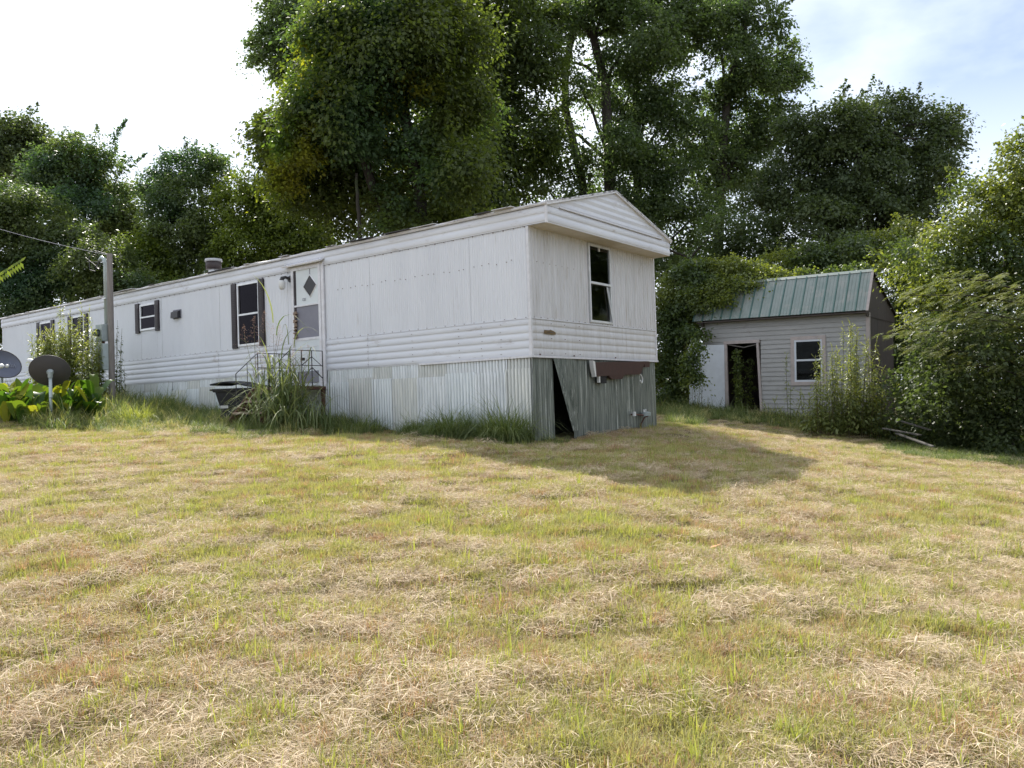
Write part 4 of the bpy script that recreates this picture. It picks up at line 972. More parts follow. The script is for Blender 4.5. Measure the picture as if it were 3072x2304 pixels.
tree('vine_column_tree', 'tall tree completely draped in vines left of the broad tree', LG,
     [(480,560,55),(530,510,60),(600,500,60),(650,540,45),(560,590,90),(560,700,100),(590,800,110),(480,640,50),(640,720,70),(640,480,25)], 34, 48000, .12, M['leafG'], r0_=.2, clump=.4, shell=.65, jit=1,
     sprigs=[(540,500,560,430),(620,500,700,470),(640,480,690,500),(580,470,590,420)])
tree('yellow_green_tree', 'yellow-green bushy tree between vine column and broad tree', LG,
     [(700,570,55),(760,560,55),(830,560,50),(740,640,90),(830,650,100),(730,740,90),(850,730,90),(930,760,90),(800,820,90),(690,820,70),(930,690,60)], 33, 52000, .13, M['leafY'], r0_=.2, clump=.45, jit=1)
tree('sapling_tree', 'small yellowish tree in the gap left of the vine column', LG, [(470,790,70),(430,740,50),(500,850,60),(440,850,80)], 33, 14000, .13, M['leafY'], r0_=.1, clump=.4, jit=.6)
tree('vine_covered_slope', 'large vine-smothered trees rolling down behind the left end of the home', LG,
     [(0,610,90),(100,650,100),(60,790,130),(180,760,110),(270,800,80),(160,900,110),(300,880,80),(390,850,70),(0,920,120),(-80,700,150),(430,930,60),(520,900,80),(640,890,80),(330,760,60),(250,700,50)], 31, 110000, .12, M['leafG'],
     r0_=.25, clump=.42, shell=.75, jit=1, limbs=False, cat='thicket')
# far wood closing the view low down behind everything
P_ = []
for i in range(60):
    x = -60 + 120 * rnd.random(); P_.append(((x, 50 + rnd.random() * 14, EYE + rnd.uniform(-1, 2.4)), rnd.uniform(1.6, 2.6), 1))
(dat, C) = crown_cloud(P_, 60000, .32, clump=.9, shell=.5)
fw = link_mesh('far_wood', np_mesh('far_wood', *dat), M['leafD']); tag(fw, 'distant low wood seen as one mass behind the trees', kind='stuff')
# woods all round the clearing, beyond and behind the place the photo was taken from
P_ = []
for i in range(90):
    a = math.radians(-75 + 190 * rnd.random()); rr_ = rnd.uniform(24, 32) if a < math.radians(40) else rnd.uniform(38, 55)
    x, y = rr_ * math.cos(a), -rr_ * math.sin(a) * (1 if a > 0 else .55) + (2 if a > 0 else 0)
    if y > 12: continue
    zb = g1(x, y); hh = rnd.uniform(1.5, 9 if a < math.radians(40) else 6)
    P_.append(((x, y, zb + hh), rnd.uniform(2.0, 3.2), 1))
(dat, C) = crown_cloud(P_, 60000, .34, clump=.9, shell=.6)
sw = link_mesh('surrounding_wood', np_mesh('surrounding_wood', *dat), M['leafG']); tag(sw, 'wood round the edge of the clearing', kind='stuff')
# sprig of leaves entering at the left edge
a = np.array(at(-30, 850, 9)); b = np.array(at(62, 790, 9)); m_ = 26; t_ = np.repeat(np.linspace(0, 1, 13), 2)
P = a + (b - a) * t_[:, None]; sd = np.tile([1, -1], 13)[:, None] * np.array([.1, 0, .5]); ax = sd + (b - a) * .8
v, f, tt = leaves(P + ax * .07, np.tile([0.2, -1, .5], (26, 1)) + RG.normal(size=(26, 3)) * .2, ax, np.full(26, .09), .4)
sp = link_mesh('leaf_sprig', np_mesh('leaf_sprig', v, f, tt), M['leafY']); tag(sp, 'bright green leaf sprig poking in from the left edge of the picture', 'branch')

# mimosa: feathery layered fronds
def mimosa():
    base = at(3030, 1250, 18.6); root = empty('mimosa_tree', (base.x, base.y, g1(base.x, base.y)))
    tag(root, 'feathery grey-green tree with layered fronds reaching left towards the shed', 'tree')
    O_ = np.array(root.location); parts = []
    spines = [((3072, 1030), (2690, 985), 1.0), ((3072, 1090), (2720, 1040), .9), ((3072, 900), (2690, 885), 1.0), ((3072, 870), (2800, 830), .8), ((3072, 990), (2880, 950), .8), ((3072, 1130), (2860, 1090), .8), ((3100, 960), (2760, 930), .7)]
    br = []
    for (a_, b_, dd) in spines:
        A = np.array(at(a_[0] + 60, a_[1] + 20, 17.2 + dd)) - O_; B = np.array(at(*b_, 16.4 + dd)) - O_
        br.append(([Vector(A), Vector((A + B) / 2 + np.array([0, 0, .12])), Vector(B)], .03, .006))
        nf = int(np.linalg.norm(B - A) * 24)
        for i in range(nf):
            t0 = RG.random(); c = A + (B - A) * t0 + np.array([0, 0, .45 * t0 * (1 - t0)]) + RG.normal(size=3) * np.array([.12, .35, .09])
            d = unit(B - A + RG.normal(size=3) * np.array([.6, .9, .1]) * np.linalg.norm(B-A) * .5); d[2] = d[2] * .6 - .22; d = unit(d)
            s_ = unit(np.cross(d, [0, 0, 1])); ln = RG.uniform(.22, .38); m_ = 9
            tq = np.repeat(np.linspace(0, 1, m_), 2); sg = np.tile([1, -1], m_)[:, None]
            wl = .12 * np.sin(np.pi * (tq * .8 + .15))
            Pp = c + d * (tq * ln)[:, None] + sg * s_ * (wl * .5)[:, None] + np.array([0, 0, -1]) * (tq**2 * .10)[:, None]
            tin = np.full(2 * m_, RG.random())
            parts.append(leaves(Pp, np.tile(np.cross(s_, d), (2 * m_, 1)) * np.sign(np.cross(s_, d)[2]) + RG.normal(size=(2*m_, 3)) * .15, sg * s_ + d * .3, wl + .02, .24, tin))
    v, f, t_ = join(parts); link_mesh('crown', np_mesh('crown', v, f, t_), M['leafM'], root)
    trunk_mesh(None, br + [([Vector((0, 0, -.3)), Vector((.1, 0, 1.2)), Vector((.3, -.6, 2.4))], .06, .03)], .1, n=5).build('trunk', M['bark'], root, smooth=True)
mimosa()

# vines on the shed
vroot = empty('shed_vine', (SP.x - 3.4, SP.y + 2.6, g1(SP.x - 3.4, SP.y + 2.6))); tag(vroot, 'leafy vine climbing the shed corner and spilling over its green roof', 'vine')
O_ = np.array(vroot.location)
vl = [(2070,985,40,28.2),(2050,950,45,28.0),(1985,930,50,26.4),(2020,870,60,26.2),(2075,825,55,26),(2130,815,50,25.9),(2190,808,45,25.7),(2245,812,42,25.4),(2290,825,34,25.1),(2330,832,26,24.9),(2365,838,16,24.7),(2140,865,42,25.2),(2195,862,36,25.0),(2245,856,28,24.8),(2285,850,20,24.7),(2070,885,42,25.6),(2035,930,45,25.9),(2090,915,20,25.1),(2150,900,22,24.9),(2175,898,12,24.7),
      (2010,990,50,26.2),(2050,1000,45,25.8),(2010,1060,50,26.0),(2040,1090,38,25.8),(2000,1130,50,26.2),(2040,1160,35,25.6),(2000,1190,45,25.8),(2040,1210,30,25.6),(2088,1000,26,24.9),(2100,1035,18,24.2),(2075,1065,16,24.2),(2075,1100,12,24.2),(2085,1130,9,24.2),(2400,826,14,24.5),(2440,820,14,24.4),(2490,815,14,24.0),(2540,810,14,23.7),(2590,806,12,23.4)]
lob = [((at(x, y, Z)), r * Z / FPX, 1.6) for x, y, r, Z in vl]
(dat, C) = crown_cloud([(np.array(c) - O_, r, w_) for c, r, w_ in lob], 52000, .10, shell=.6, clump=.24, up=.6)
link_mesh('foliage', np_mesh('foliage', *dat), M['leafK'], vroot)
g = MB()
for x in (1990, 2010, 2040, 2060):
    g.tube([at(x, 1240, 25.8) - Vector(O_), at(x + 10, 1100, 26) - Vector(O_), at(x + 5, 960, 26.2) - Vector(O_), at(x + 60, 860, 26.2) - Vector(O_)], .02, 5)
g.build('stems', M['bark'], vroot)
dv = empty('doorway_vine', (at(2215, 1240, 24.6).x, at(2215, 1240, 24.6).y, g1(at(2215, 1240, 24.6).x, at(2215, 1240, 24.6).y))); tag(dv, 'vine strand hanging down inside the open shed doorway', 'vine')
O_ = np.array(dv.location); P = []
for i in range(14): P.append((np.array(at(2212 + 6 * i / 13 + rnd.uniform(-3, 3), 1055 + i * 14, 24.5)) - O_, .09, 3))
for i in range(8): P.append((np.array(at(2250 + rnd.uniform(-10, 12), 1085 + i * 20, 24.9)) - O_, .12, 1))
(dat, C) = crown_cloud(P, 2200, .07, clump=.08)
link_mesh('foliage', np_mesh('foliage', *dat), M['leafK'], dv)
MB().tube([at(2208, 1045, 24.5) - Vector(O_), at(2214, 1130, 24.5) - Vector(O_), at(2222, 1240, 24.5) - Vector(O_)], .02, 5).build('stem', M['bark'], dv)

# weeds: upright stems with leaves and spiky flower heads
def weed(name, label, cat, stems, Z, leaf, mat, dens=70, width=.16, spike=True, group=None):
    b0 = at(stems[0][0], stems[0][1], Z); root = empty(name, (b0.x, b0.y, g1(b0.x, b0.y))); tag(root, label, cat, group)
    O_ = np.array(root.location); parts = []; g = MB()
    for (xa, ya, xb, yb) in stems:
        Zs = Z + rnd.uniform(-.35, .35); a = np.array(at(xa, ya, Zs)); a[2] = g1(a[0], a[1]); b = np.array(at(xb, yb, Zs))
        a -= O_; b -= O_; ln = np.linalg.norm(b - a); m_ = int(ln * dens)
        if m_ < 4: continue
        t_ = RG.random(m_) ** .9 * .88 + .05
        ang = RG.random(m_) * 2 * np.pi; wd = width * (1.25 - t_) * RG.uniform(.4, 1.3, m_)
        rd = np.stack([np.cos(ang), np.sin(ang), np.full(m_, .1)], 1)
        P = a + (b - a) * t_[:, None] + rd * wd[:, None]
        parts.append(leaves(P, np.array([0, 0, 1.]) + rd * .4 + RG.normal(size=(m_, 3)) * .3, rd + np.array([0, 0, -.35]), leaf * (1.35 - .8 * t_) * RG.uniform(.7, 1.3, m_), .38, RG.random(m_)))
        g.tube([tuple(a - np.array([0, 0, .05])), tuple(a + (b - a) * .5 + RG.normal(size=3) * .02), tuple(b)], [.009, .007, .003], 4)
        if spike:
            for k_ in range(4):
                c = a + (b - a) * (.86 + .04 * k_); d = unit(b - a + RG.normal(size=3) * .5 * ln); q = 14; tt = np.linspace(0, .16, q)
                P = c + d * tt[:, None]
                parts.append(leaves(P, RG.normal(size=(q, 3)), RG.normal(size=(q, 3)), np.full(q, .028), .7, np.full(q, 1.0)))
    v, f, t_ = join(parts); link_mesh('foliage', np_mesh('foliage', v, f, t_), mat, root); g.build('stems', M['stem'], root)
    return root
def stem_set(x0, x1, yb, yt, n, lean=10, seed=1):
    r = random.Random(seed); res = []
    for i in range(n):
        x = r.uniform(x0, x1); res.append((x, yb, x + r.uniform(-lean, lean), yt + (yb - yt) * .45 * r.random() ** 1.5 + abs(x - (x0+x1)/2) / (x1-x0) * (yb-yt) * .35))
    return res
weed('ragweed_bush', 'tall pale ragweed bush hiding the lower right corner of the shed', 'weed', stem_set(2450, 2640, 1350, 960, 40, 18, 3) + stem_set(2420, 2700, 1350, 1130, 36, 26, 5), 20.6, .105, M['leafW'], 72, .21)
weed('side_weed', 'spindly weeds with spikes against the brown shed side', 'weed', [(2560,1340,2570,1010),(2590,1340,2600,1030),(2620,1345,2640,1060),(2640,1345,2655,1110),(2660,1350,2690,1150),(2600,1350,2625,1120)], 20.9, .10, M['leafW'], 60, .15)
weed('milkweed_plant', 'slim leafy weed standing left of the shed window', 'weed', [(2366,1290,2358,1060),(2372,1290,2372,1160),(2330,1290,2325,1200),(2410,1290,2412,1190),(2440,1300,2445,1150),(2385,1295,2400,1210),(2345,1290,2340,1230),(2300,1280,2296,1215)], 22.0, .10, M['leafW'], 44, .13)
weed('pole_ragweed', 'tall ragweed mass growing in front of the two left windows', 'weed', stem_set(110, 300, 1190, 960, 46, 12, 8) + [(185,1190,182,905),(240,1190,246,920),(215,1190,212,940),(262,1190,268,930),(150,1190,140,990),(110,1190,95,1010)], 18.6, .115, M['leafW'], 120, .19, spike=True)
weed('pole_creeper', 'dark creeper growing up the siding right of the service pole', 'vine', [(350,1190,352,960),(358,1190,366,985),(345,1190,350,1000),(368,1190,366,1060),(340,1200,345,1080),(375,1200,372,1100),(352,1200,362,1040)], 19.2, .09, M['leafD'], 34, .08, spike=False)
weed('door_weed', 'dark-leaved climber in front of the open white shed door', 'weed', [(2085,1250,2082,1130),(2095,1250,2102,1120),(2110,1250,2108,1150),(2080,1250,2076,1165),(2150,1250,2168,1190),(2130,1250,2126,1190)], 24.0, .07, M['leafD'], 34, .10, spike=False)

# ------------------------------------------------------------------ lilies (each leaf a part)
leafmeshes = []
for k_ in range(6):
    ln = .30 + .05 * k_ ; wd = .055 + .008 * (k_ % 3); n_ = 7; g = MB(); bend = .25 + .12 * k_
    for i in range(n_):
        t_ = i / (n_ - 1); y = ln * (t_ - bend * t_ * t_ * .3); z = ln * (1.1 * t_ - bend * t_ * t_); w_ = wd * math.sin(math.pi * min(1, t_ * .9 + .08)) ** .8
        g.v += [(-w_, y * .42, z + w_ * .35), (0, y * .42, z), (w_, y * .42, z + w_ * .35)]
    for i in range(n_ - 1):
        for j in range(2): a = i*3 + j; g.f.append((a, a+1, a+4, a+3))
    me = bpy.data.meshes.new('leaf'); me.from_pydata(g.v, [], g.f); me.polygons.foreach_set('use_smooth', [True]*len(me.polygons)); me.update(); leafmeshes.append(me)
M['lily'] = leaf_mat('lily_leaf', (.10, .15, .025), (.22, .26, .03), .45, (1.6, 1.6, .5), rough=.6, spec=.2, src='OBJECT')
M['lily2'] = leaf_mat('lily_leaf_dark', (.045, .095, .02), (.045, .095, .02), .45, (2.2, 2.2, .6), rough=.4, src='OBJECT')
M['lily3'] = leaf_mat('lily_leaf_yellow', (.27, .29, .04), (.27, .29, .04), .45, (1.4, 1.35, .5), rough=.6, spec=.2, src='OBJECT')
lm = {}
for mt in ('lily', 'lily2', 'lily3'):
    for i, me in enumerate(leafmeshes): c = me.copy(); c.materials.append(M[mt]); lm[mt, i] = c
rl = random.Random(12)
def lilies(label, x0, x1, yb, Z, n):
    c = at((x0 + x1) / 2, yb, Z); root = empty('canna_clump', (c.x, c.y, g1(c.x, c.y))); tag(root, label, 'plant', 'yellow-green broad-leaved clumps around the dish pole')
    for i in range(n):
        x = rl.uniform(x0, x1); Zp = Z + rl.uniform(-.35, .8); q = at(x, yb, Zp)
        ht = rl.uniform(.05, .62); o = link_mesh('leaf', lm[('lily', 'lily', 'lily2', 'lily2', 'lily3')[rl.randrange(5)], rl.randrange(6)], None, root)
        o.location = (q.x - c.x, q.y - c.y, g1(q.x, q.y) - g1(c.x, c.y) + ht * rl.random() - .02)
        o.rotation_euler = (rl.uniform(-.25, .2), rl.uniform(-.15, .15), rl.random() * 6.28); s_ = rl.uniform(1.1, 1.9); o.scale = (s_, s_, s_)
lilies('broad yellow-green leaf clump left of the dish pole', 8, 128, 1272, 16.1, 150)
lilies('broad yellow-green leaf clump right behind the dish pole', 120, 200, 1268, 16.6, 70)
lilies('broad yellow-green leaf clump right of the dish pole', 188, 298, 1268, 16.4, 110)

# ------------------------------------------------------------------ grasses
def blade_strips(B, D, ln, wd, curve, seg=3, tint=None, lay=0):
    """B base (n,3), D horizontal direction (n,3); blades arch over"""
    n = len(B); S_ = np.cross(D, [0, 0, 1.]); S_ = unit(S_); rows = []
    for i in range(seg + 1):
        t_ = i / seg; th = curve * t_
        r_ = ln * t_
        fw_ = np.sin(th * .5) * r_; up_z = np.cos(th * .55) * r_
        c = B + D * fw_[:, None] + np.array([0, 0, 1.]) * up_z[:, None]
        w_ = wd * (1 - t_ * .92) * (0.7 + .6 * min(1, 3 * t_) if i < seg else 1)
        rows.append(c - S_ * w_[:, None] * .5); rows.append(c + S_ * w_[:, None] * .5)
    v = np.stack(rows, 1).reshape(-1, 3); k_ = 2 * (seg + 1)
    base = np.arange(n)[:, None] * k_
    f = np.concatenate([base + np.array([2*i, 2*i+1, 2*i+3, 2*i+2]) for i in range(seg)])
    return v, f, np.repeat(tint if tint is not None else RG.random(n), k_)
def tuft(n, rad, lmin, lmax, wd, cmin, cmax, seg=2, hmax=0):
    r_ = rad * np.sqrt(RG.random(n)); a = RG.random(n) * 6.283; B = np.stack([r_*np.cos(a), r_*np.sin(a), RG.random(n) * hmax - .01], 1)
    a2 = np.where(RG.random(n) < .5, a, RG.random(n) * 6.283); D = np.stack([np.cos(a2), np.sin(a2), np.zeros(n)], 1)
    ln_ = (lmin + (lmax - lmin) * RG.random(n) ** 1.6) * (1.05 - .45 * (r_ / rad) ** 2)
    return blade_strips(B, D, ln_, wd * RG.uniform(.6, 1.4, n), RG.uniform(cmin, cmax, n), seg)
M['g_dry'] = leaf_mat('dry_grass', (.43, .34, .23), (.74, .62, .45), .25, (1.1, 1.05, .9), rough=.7, spec=.15, alt=(.36, .25, .17), wscale=2.2, wthr=(.55, .75))
M['g_mix'] = leaf_mat('half_dry_grass', (.31, .30, .11), (.60, .54, .28), .3, (1.3, 1.3, .7), rough=.6, spec=.2)
M['g_brown'] = leaf_mat('brown_stubble', (.34, .215, .125), (.62, .42, .27), .3, (1.2, 1.1, .8), rough=.7, spec=.15)
M['g_green'] = leaf_mat('green_grass', (.19, .225, .065), (.38, .40, .14), .4, (1.6, 1.6, .6), rough=.5, spec=.3)
M['g_tall'] = leaf_mat('tall_green_grass', (.07, .115, .035), (.23, .26, .12), .4, (1.4, 1.45, .7), rough=.55, spec=.25)
M['g_reed'] = leaf_mat('pale_tall_blade', (.08, .125, .045), (.26, .29, .15), .35, (1.6, 1.6, .8), rough=.6, spec=.2)
M['g_seed'] = leaf_mat('pinkish_seed_head', (.30, .18, .15), (.42, .30, .24), .4, (1.2, 1.1, 1), rough=.7)
def patch(name, data, mat):
    me = np_mesh(name, *data); me.materials.append(mat)
    return bpy.data.objects.new(name, me)
def inst(name, label, pts, rotz, scl, protos, tilt=None):
    """ground cover: points carrying copies of small tufts (geometry nodes)"""
    col = bpy.data.collections.new(name + '_tufts')
    for o_ in protos: col.objects.link(o_)
    me = bpy.data.meshes.new(name); me.vertices.add(len(pts)); me.vertices.foreach_set('co', np.asarray(pts, np.float32).ravel())
    a = me.attributes.new('rz', 'FLOAT', 'POINT'); a.data.foreach_set('value', np.asarray(rotz, np.float32))
    a = me.attributes.new('sc', 'FLOAT', 'POINT'); a.data.foreach_set('value', np.asarray(scl, np.float32))
    a = me.attributes.new('ix', 'INT', 'POINT'); a.data.foreach_set('value', RG.integers(0, len(protos), len(pts)).astype(np.int32))
    me.update(); o = link_mesh(name, me); tag(o, label, kind='stuff')
    ng = bpy.data.node_groups.new(name, 'GeometryNodeTree')
    ng.interface.new_socket('Geometry', in_out='INPUT', socket_type='NodeSocketGeometry'); ng.interface.new_socket('Geometry', in_out='OUTPUT', socket_type='NodeSocketGeometry')
    n = ng.nodes; l = ng.links.new
    gi, go = n.new('NodeGroupInput'), n.new('NodeGroupOutput')
    ci = n.new('GeometryNodeCollectionInfo'); ci.inputs[0].default_value = col; ci.inputs['Separate Children'].default_value = True; ci.inputs['Reset Children'].default_value = True
    ip = n.new('GeometryNodeInstanceOnPoints'); ip.inputs['Pick Instance'].default_value = True
    def attr(nm, ty):
        q = n.new('GeometryNodeInputNamedAttribute'); q.data_type = ty; q.inputs['Name'].default_value = nm; return q.outputs['Attribute']
    cx2 = n.new('ShaderNodeCombineXYZ'); l(attr('rz', 'FLOAT'), cx2.inputs['Z'])
    l(gi.outputs[0], ip.inputs['Points']); l(ci.outputs[0], ip.inputs['Instance']); l(attr('ix', 'INT'), ip.inputs['Instance Index'])
    l(cx2.outputs[0], ip.inputs['Rotation']); l(attr('sc', 'FLOAT'), ip.inputs['Scale']); l(ip.outputs[0], go.inputs[0])
    md = o.modifiers.new('tufts', 'NODES'); md.node_group = ng
    return o
def home_uv(x, y):
    dx, dy = x - HP.x, y - HP.y; return dx * HU.x + dy * HU.y, dx * HV.x + dy * HV.y
def shed_xy(x, y):
    dx, dy = x - SP.x, y - SP.y; return dx * math.cos(SA) + dy * math.sin(SA), -dx * math.sin(SA) + dy * math.cos(SA)
def lawn_points(n, ymin=2.3, ymax=24, margin=1.5, clear=.10):
    t_ = RG.random(n); y = (ymin ** .7 + t_ * (ymax ** .7 - ymin ** .7)) ** (1 / .7)
    x = (RG.random(n) * 2 - 1) * (.70 * y + margin)
    u_, v_ = home_uv(x, y); sx, sy = shed_xy(x, y)
    ok = ~((u_ > -clear) & (v_ > -clear) & (u_ < HL) & (v_ < HW + .1)) & ~((sy > -.05) & (sx > -5.0) & (sx < .1) & (sy < 3))
    return x[ok], y[ok]
def green_field(x, y):
    return vnoise(x, y, .5, 3) * .3 + vnoise(x, y, 1.6, 4) * .3 + vnoise(x, y, 4.1, 5) * .4
def strands(n, rad, lmin, lmax, wd, hmax):
    r_ = rad * np.sqrt(RG.random(n)); a = RG.random(n) * 6.283; P = np.stack([r_*np.cos(a), r_*np.sin(a), RG.random(n) ** 1.5 * hmax], 1)
    a2 = RG.random(n) * 6.283; ax = np.stack([np.cos(a2), np.sin(a2), RG.normal(size=n) * .16], 1); ln = RG.uniform(lmin, lmax, n)
    v, f, t_ = leaves(P, np.array([0, 0, 1.]) + RG.normal(size=(n, 3)) * .4, ax, ln, 1, RG.random(n))
    v = v.reshape(n, 4, 3); mid_ = (v[:, 1] + v[:, 3]) / 2; sd_ = unit(v[:, 1] - v[:, 3]) * (wd * RG.uniform(.6, 1.4, n))[:, None] / 2
    v[:, 1] = mid_ + sd_; v[:, 3] = mid_ - sd_
    return v.reshape(-1, 3), f, t_
dry = [patch('thatch', strands(300, .24, .035, .12, .0032, .028), M['g_dry']) for _ in range(4)]
def small(mat, nm): return [patch(nm, tuft(60, .10, .03, .085, .0042, .2, 1.9, 2), M[mat]) for _ in range(4)]
def lawn_tufts(name, label, n, protos, sel, s0=.6, s1=1.3, **kw):
    x, y = lawn_points(n, **kw); k = sel(x, y); x, y = x[k], y[k]
    inst(name, label, np.c_[x, y, gz(x, y)], RG.random(len(x)) * 6.28, RG.uniform(s0, s1, len(x)), protos)
jit = lambda x, a: RG.normal(size=len(x)) * a
hf = lambda x, y: vnoise(x, y, .7, 2) * .35 + vnoise(x + 7, y * 1.6, 1.9, 1) * .4 + vnoise(x, y, 5.0, 0) * .25
lawn_tufts('dry_thatch', 'cut dry hay lying flat over the lawn', 15000, dry, lambda x, y: hf(x, y) < .54 + jit(x, .10), .6, 1.2)
lawn_tufts('short_stubble', 'short half-dry yellow-green mown grass of the lawn', 62000, small('g_mix', 'stubble'), lambda x, y: hf(x, y) > .33 + jit(x, .18), .6, 1.35)
lawn_tufts('brown_stubble', 'short brown dead stubble of the lawn', 34000, small('g_brown', 'stubble'), lambda x, y: green_field(x + 3, y) < .50 + jit(x, .12), .6, 1.3)
lawn_tufts('green_lawn_grass', 'green blades sprouting through the dry lawn', 34000, [patch('green_blades', tuft(34, .09, .035, .10, .0052, .2, 1.8, 2), M['g_green']) for _ in range(4)], lambda x, y: green_field(x, y) > .46 + jit(x, .15), .5, 1.25)
hay = [patch('hay_clump', strands(200, .15, .05, .14, .0036, .09), M['g_dry']) for _ in range(3)]
lawn_tufts('hay_clumps', 'small rumpled clumps of cut hay', 2600, hay, lambda x, y: hf(x, y) < .50 + jit(x, .05), .5, 1.3)
lawn_tufts('dark_stubble_clumps', 'darker brown clumps of coarse stubble', 2400, [patch('coarse_stubble', tuft(70, .09, .05, .12, .005, .3, 2.2, 2), M['g_brown']) for _ in range(3)], lambda x, y: green_field(x + 9, y) > .5, .6, 1.3)
tf = [patch('green_tuft', tuft(12, .05, .07, .20, .008, .2, 1.8, 3), M['g_green']) for _ in range(4)]
x, y = lawn_points(3200, ymax=16); inst('green_tufts', 'single longer green tufts on the lawn', np.c_[x, y, gz(x, y)], RG.random(len(x)) * 6.28, RG.uniform(.5, 1.2, len(x)), tf)

# unmown strip along the home, round the shed and under the trees
tall = [patch('tall_tuft', tuft(70, .16, .18, .46, .009, .6, 2.6, 3), M['g_tall']) for _ in range(4)]
tall += [patch('dry_tall_tuft', tuft(45, .16, .18, .5, .007, .8, 2.8, 3), M['g_mix']) for _ in range(2)]
mid = [patch('mid_tuft', tuft(60, .16, .10, .26, .007, .6, 2.6, 3), M['g_tall']) for _ in range(3)]
pts = []; sc = []
def strip_home(u0, u1, v0, v1, n, s0, s1):
    for _ in range(n):
        u_ = rnd.uniform(u0, u1); v_ = rnd.uniform(v0, v1); q = hp(u_, v_, 0); pts.append((q.x, q.y, g1(q.x, q.y))); sc.append(rnd.uniform(s0, s1))
strip_home(.0, 4.9, -.35, -.05, 34, .3, .9); strip_home(4.0, 11, -1.8, -.1, 420, .5, 1.25); strip_home(9, 19, -3.4, -.3, 700, .9, 1.9); strip_home(8.5, 14, -3.6, -1.2, 260, .7, 1.5); strip_home(11, 17, -5.5, -3.6, 60, .4, .8)
strip_home(6, 10.5, -3.2, -1.6, 170, .35, .9); strip_home(3.2, 6, -2.6, -1.0, 110, .3, .85)
strip_home(-.3, -.05, .1, .5, 8, .3, .7)
for _ in range(900):
    sx = rnd.uniform(-7.5, 2.6); sy = rnd.uniform(-2.6 if sx < -1 else -1.7, -.1) if sx < .2 else rnd.uniform(-1.4, 4)
    q = SP + Vector((math.cos(SA) * sx - math.sin(SA) * sy, math.sin(SA) * sx + math.cos(SA) * sy, 0)); pts.append((q.x, q.y, g1(q.x, q.y))); sc.append(rnd.uniform(.5, 1.4) * (1.3 if sy > -1.2 else .85))
for _ in range(500):
    q = at(rnd.uniform(2000, 2110), 1250, rnd.uniform(17.5, 27)); pts.append((q.x, q.y, g1(q.x, q.y))); sc.append(rnd.uniform(.4, 1.1))
inst('unmown_grass', 'long unmown green grass against the home and the shed', np.array(pts), RG.random(len(pts)) * 6.28, np.array(sc), tall)
pts = []; sc = []
for _ in range(1200):
    x_ = rnd.uniform(2640, 3250); Zq = rnd.uniform(15.2, 20); q = at(x_, 1300, Zq); pts.append((q.x, q.y, g1(q.x, q.y))); sc.append(rnd.uniform(.4, 1.1))
inst('undergrowth', 'dark low undergrowth below the thicket on the right', np.array(pts), RG.random(len(pts)) * 6.28, np.array(sc), mid)

def grass_clump(label, u_, v_, n, rad, lmin, lmax, mat, wd=.010, cmin=.5, cmax=2.7, name='grass_clump'):
    q = hp(u_, v_, 0); root = link_mesh(name, np_mesh(name, *tuft(n, rad, lmin, lmax, wd, cmin, cmax, 5)), mat)
    root.location = (q.x, q.y, g1(q.x, q.y) - .02); tag(root, label, 'grass')
    return root
grass_clump('large drooping green grass clump at the near corner of the home', .32, -.34, 1700, .46, .30, 1.15, M['g_tall'], cmin=.9, cmax=3.1)
grass_clump('rounded green grass clump left of the corner clump under the bright skirting', 1.40, -.42, 1400, .46, .25, .95, M['g_tall'], cmin=.9, cmax=3.1)
grass_clump('small ragged grass clump midway along the skirting', 2.35, -.25, 500, .32, .2, .7, M['g_tall'], cmin=.9, cmax=3.1)
grass_clump('low dark grass clump in front of the skirting near the steps', 3.6, -.5, 900, .6, .2, .7, M['g_tall'], cmin=.9, cmax=3.1)
grass_clump('bright green grass clump left of the rubbish bin', 8.6, -1.9, 1100, .5, .3, .65, M['g_green'], .010)
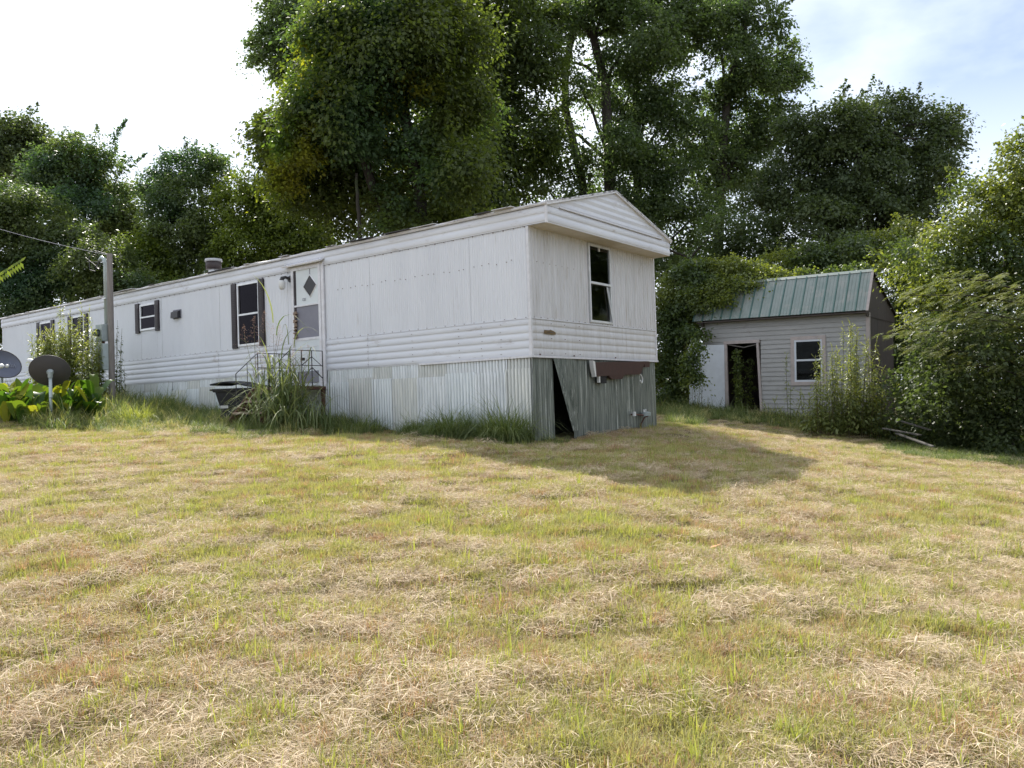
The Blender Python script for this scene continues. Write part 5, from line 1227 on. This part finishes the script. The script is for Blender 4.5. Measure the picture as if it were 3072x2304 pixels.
# johnson grass by the steps with seed heads
jg = empty('johnson_grass', hp(4.75, -1.25, ghome(4.75, -1.25)), HA); tag(jg, 'tall coarse grass with pinkish seed heads overgrowing the steps', 'grass')
B = []; D = []; LN = []; CV = []
n_ = 560
B = np.stack([RG.normal(size=n_) * .36 + .12, RG.normal(size=n_) * .22, np.zeros(n_)], 1); B[:, 2] = np.abs(RG.normal(size=n_)) * .62 * np.exp(-((B[:, 0] - .12) / .4) ** 2)
a2 = RG.random(n_) * 6.283; D = np.stack([np.cos(a2), np.sin(a2), np.zeros(n_)], 1)
link_mesh('blades', np_mesh('blades', *blade_strips(B, D, RG.uniform(.45, 1.15, n_), RG.uniform(.014, .034, n_), RG.uniform(1.2, 3.4, n_), 7)), M['g_reed'], jg)
g = MB(); parts = []
for i in range(16):
    bx = rnd.uniform(-.8, .45); h_ = rnd.uniform(1.2, 2.05) if i < 10 else rnd.uniform(.8, 1.3); tx = bx * 1.3 + rnd.uniform(-.15, .15)
    top_ = Vector((tx, rnd.uniform(-.1, .2), h_)); g.tube([(bx, 0, 0), (bx + (tx - bx) * .4, 0, h_ * .55), top_], [.008, .006, .003], 4)
    m_ = 150; tt = RG.random(m_); P = np.array(top_) + np.stack([RG.normal(size=m_) * .075 * (1.1 - tt), RG.normal(size=m_) * .075 * (1.1 - tt), (tt - .6) * .42], 1)
    parts.append(leaves(P, RG.normal(size=(m_, 3)), RG.normal(size=(m_, 3)), np.full(m_, .014), .5))
v, f, t_ = join(parts); link_mesh('seed_heads', np_mesh('seed_heads', v, f, t_), M['g_seed'], jg); g.build('stalks', M['stem'], jg)
# a couple of dry leaves on the lawn
for i, (x_, y_, lab) in enumerate(((2145, 1662, 'curled orange dead leaf on the right half of the lawn'), (655, 1705, 'small brown dead leaf on the left half of the lawn'))):
    d = ray(x_, y_); Zq = 6.5
    for _ in range(30): q = at(x_, y_, Zq); Zq += (q.z - g1(q.x, q.y)) * 2.0
    q = at(x_, y_, Zq)
    o = link_mesh('dead_leaf', np_mesh('dead_leaf', np.array([[-.05, 0, 0], [-.01, .03, .012], [.05, .0, .03], [0, -.03, .015]]), np.array([[0, 3, 2, 1]])), M['copper'] if i else surf('orange_leaf', (.45, .20, .08), (.3, .12, .05), .7)); o.location = (q.x, q.y, g1(q.x, q.y) + .05)
    tag(o, lab, 'leaf')
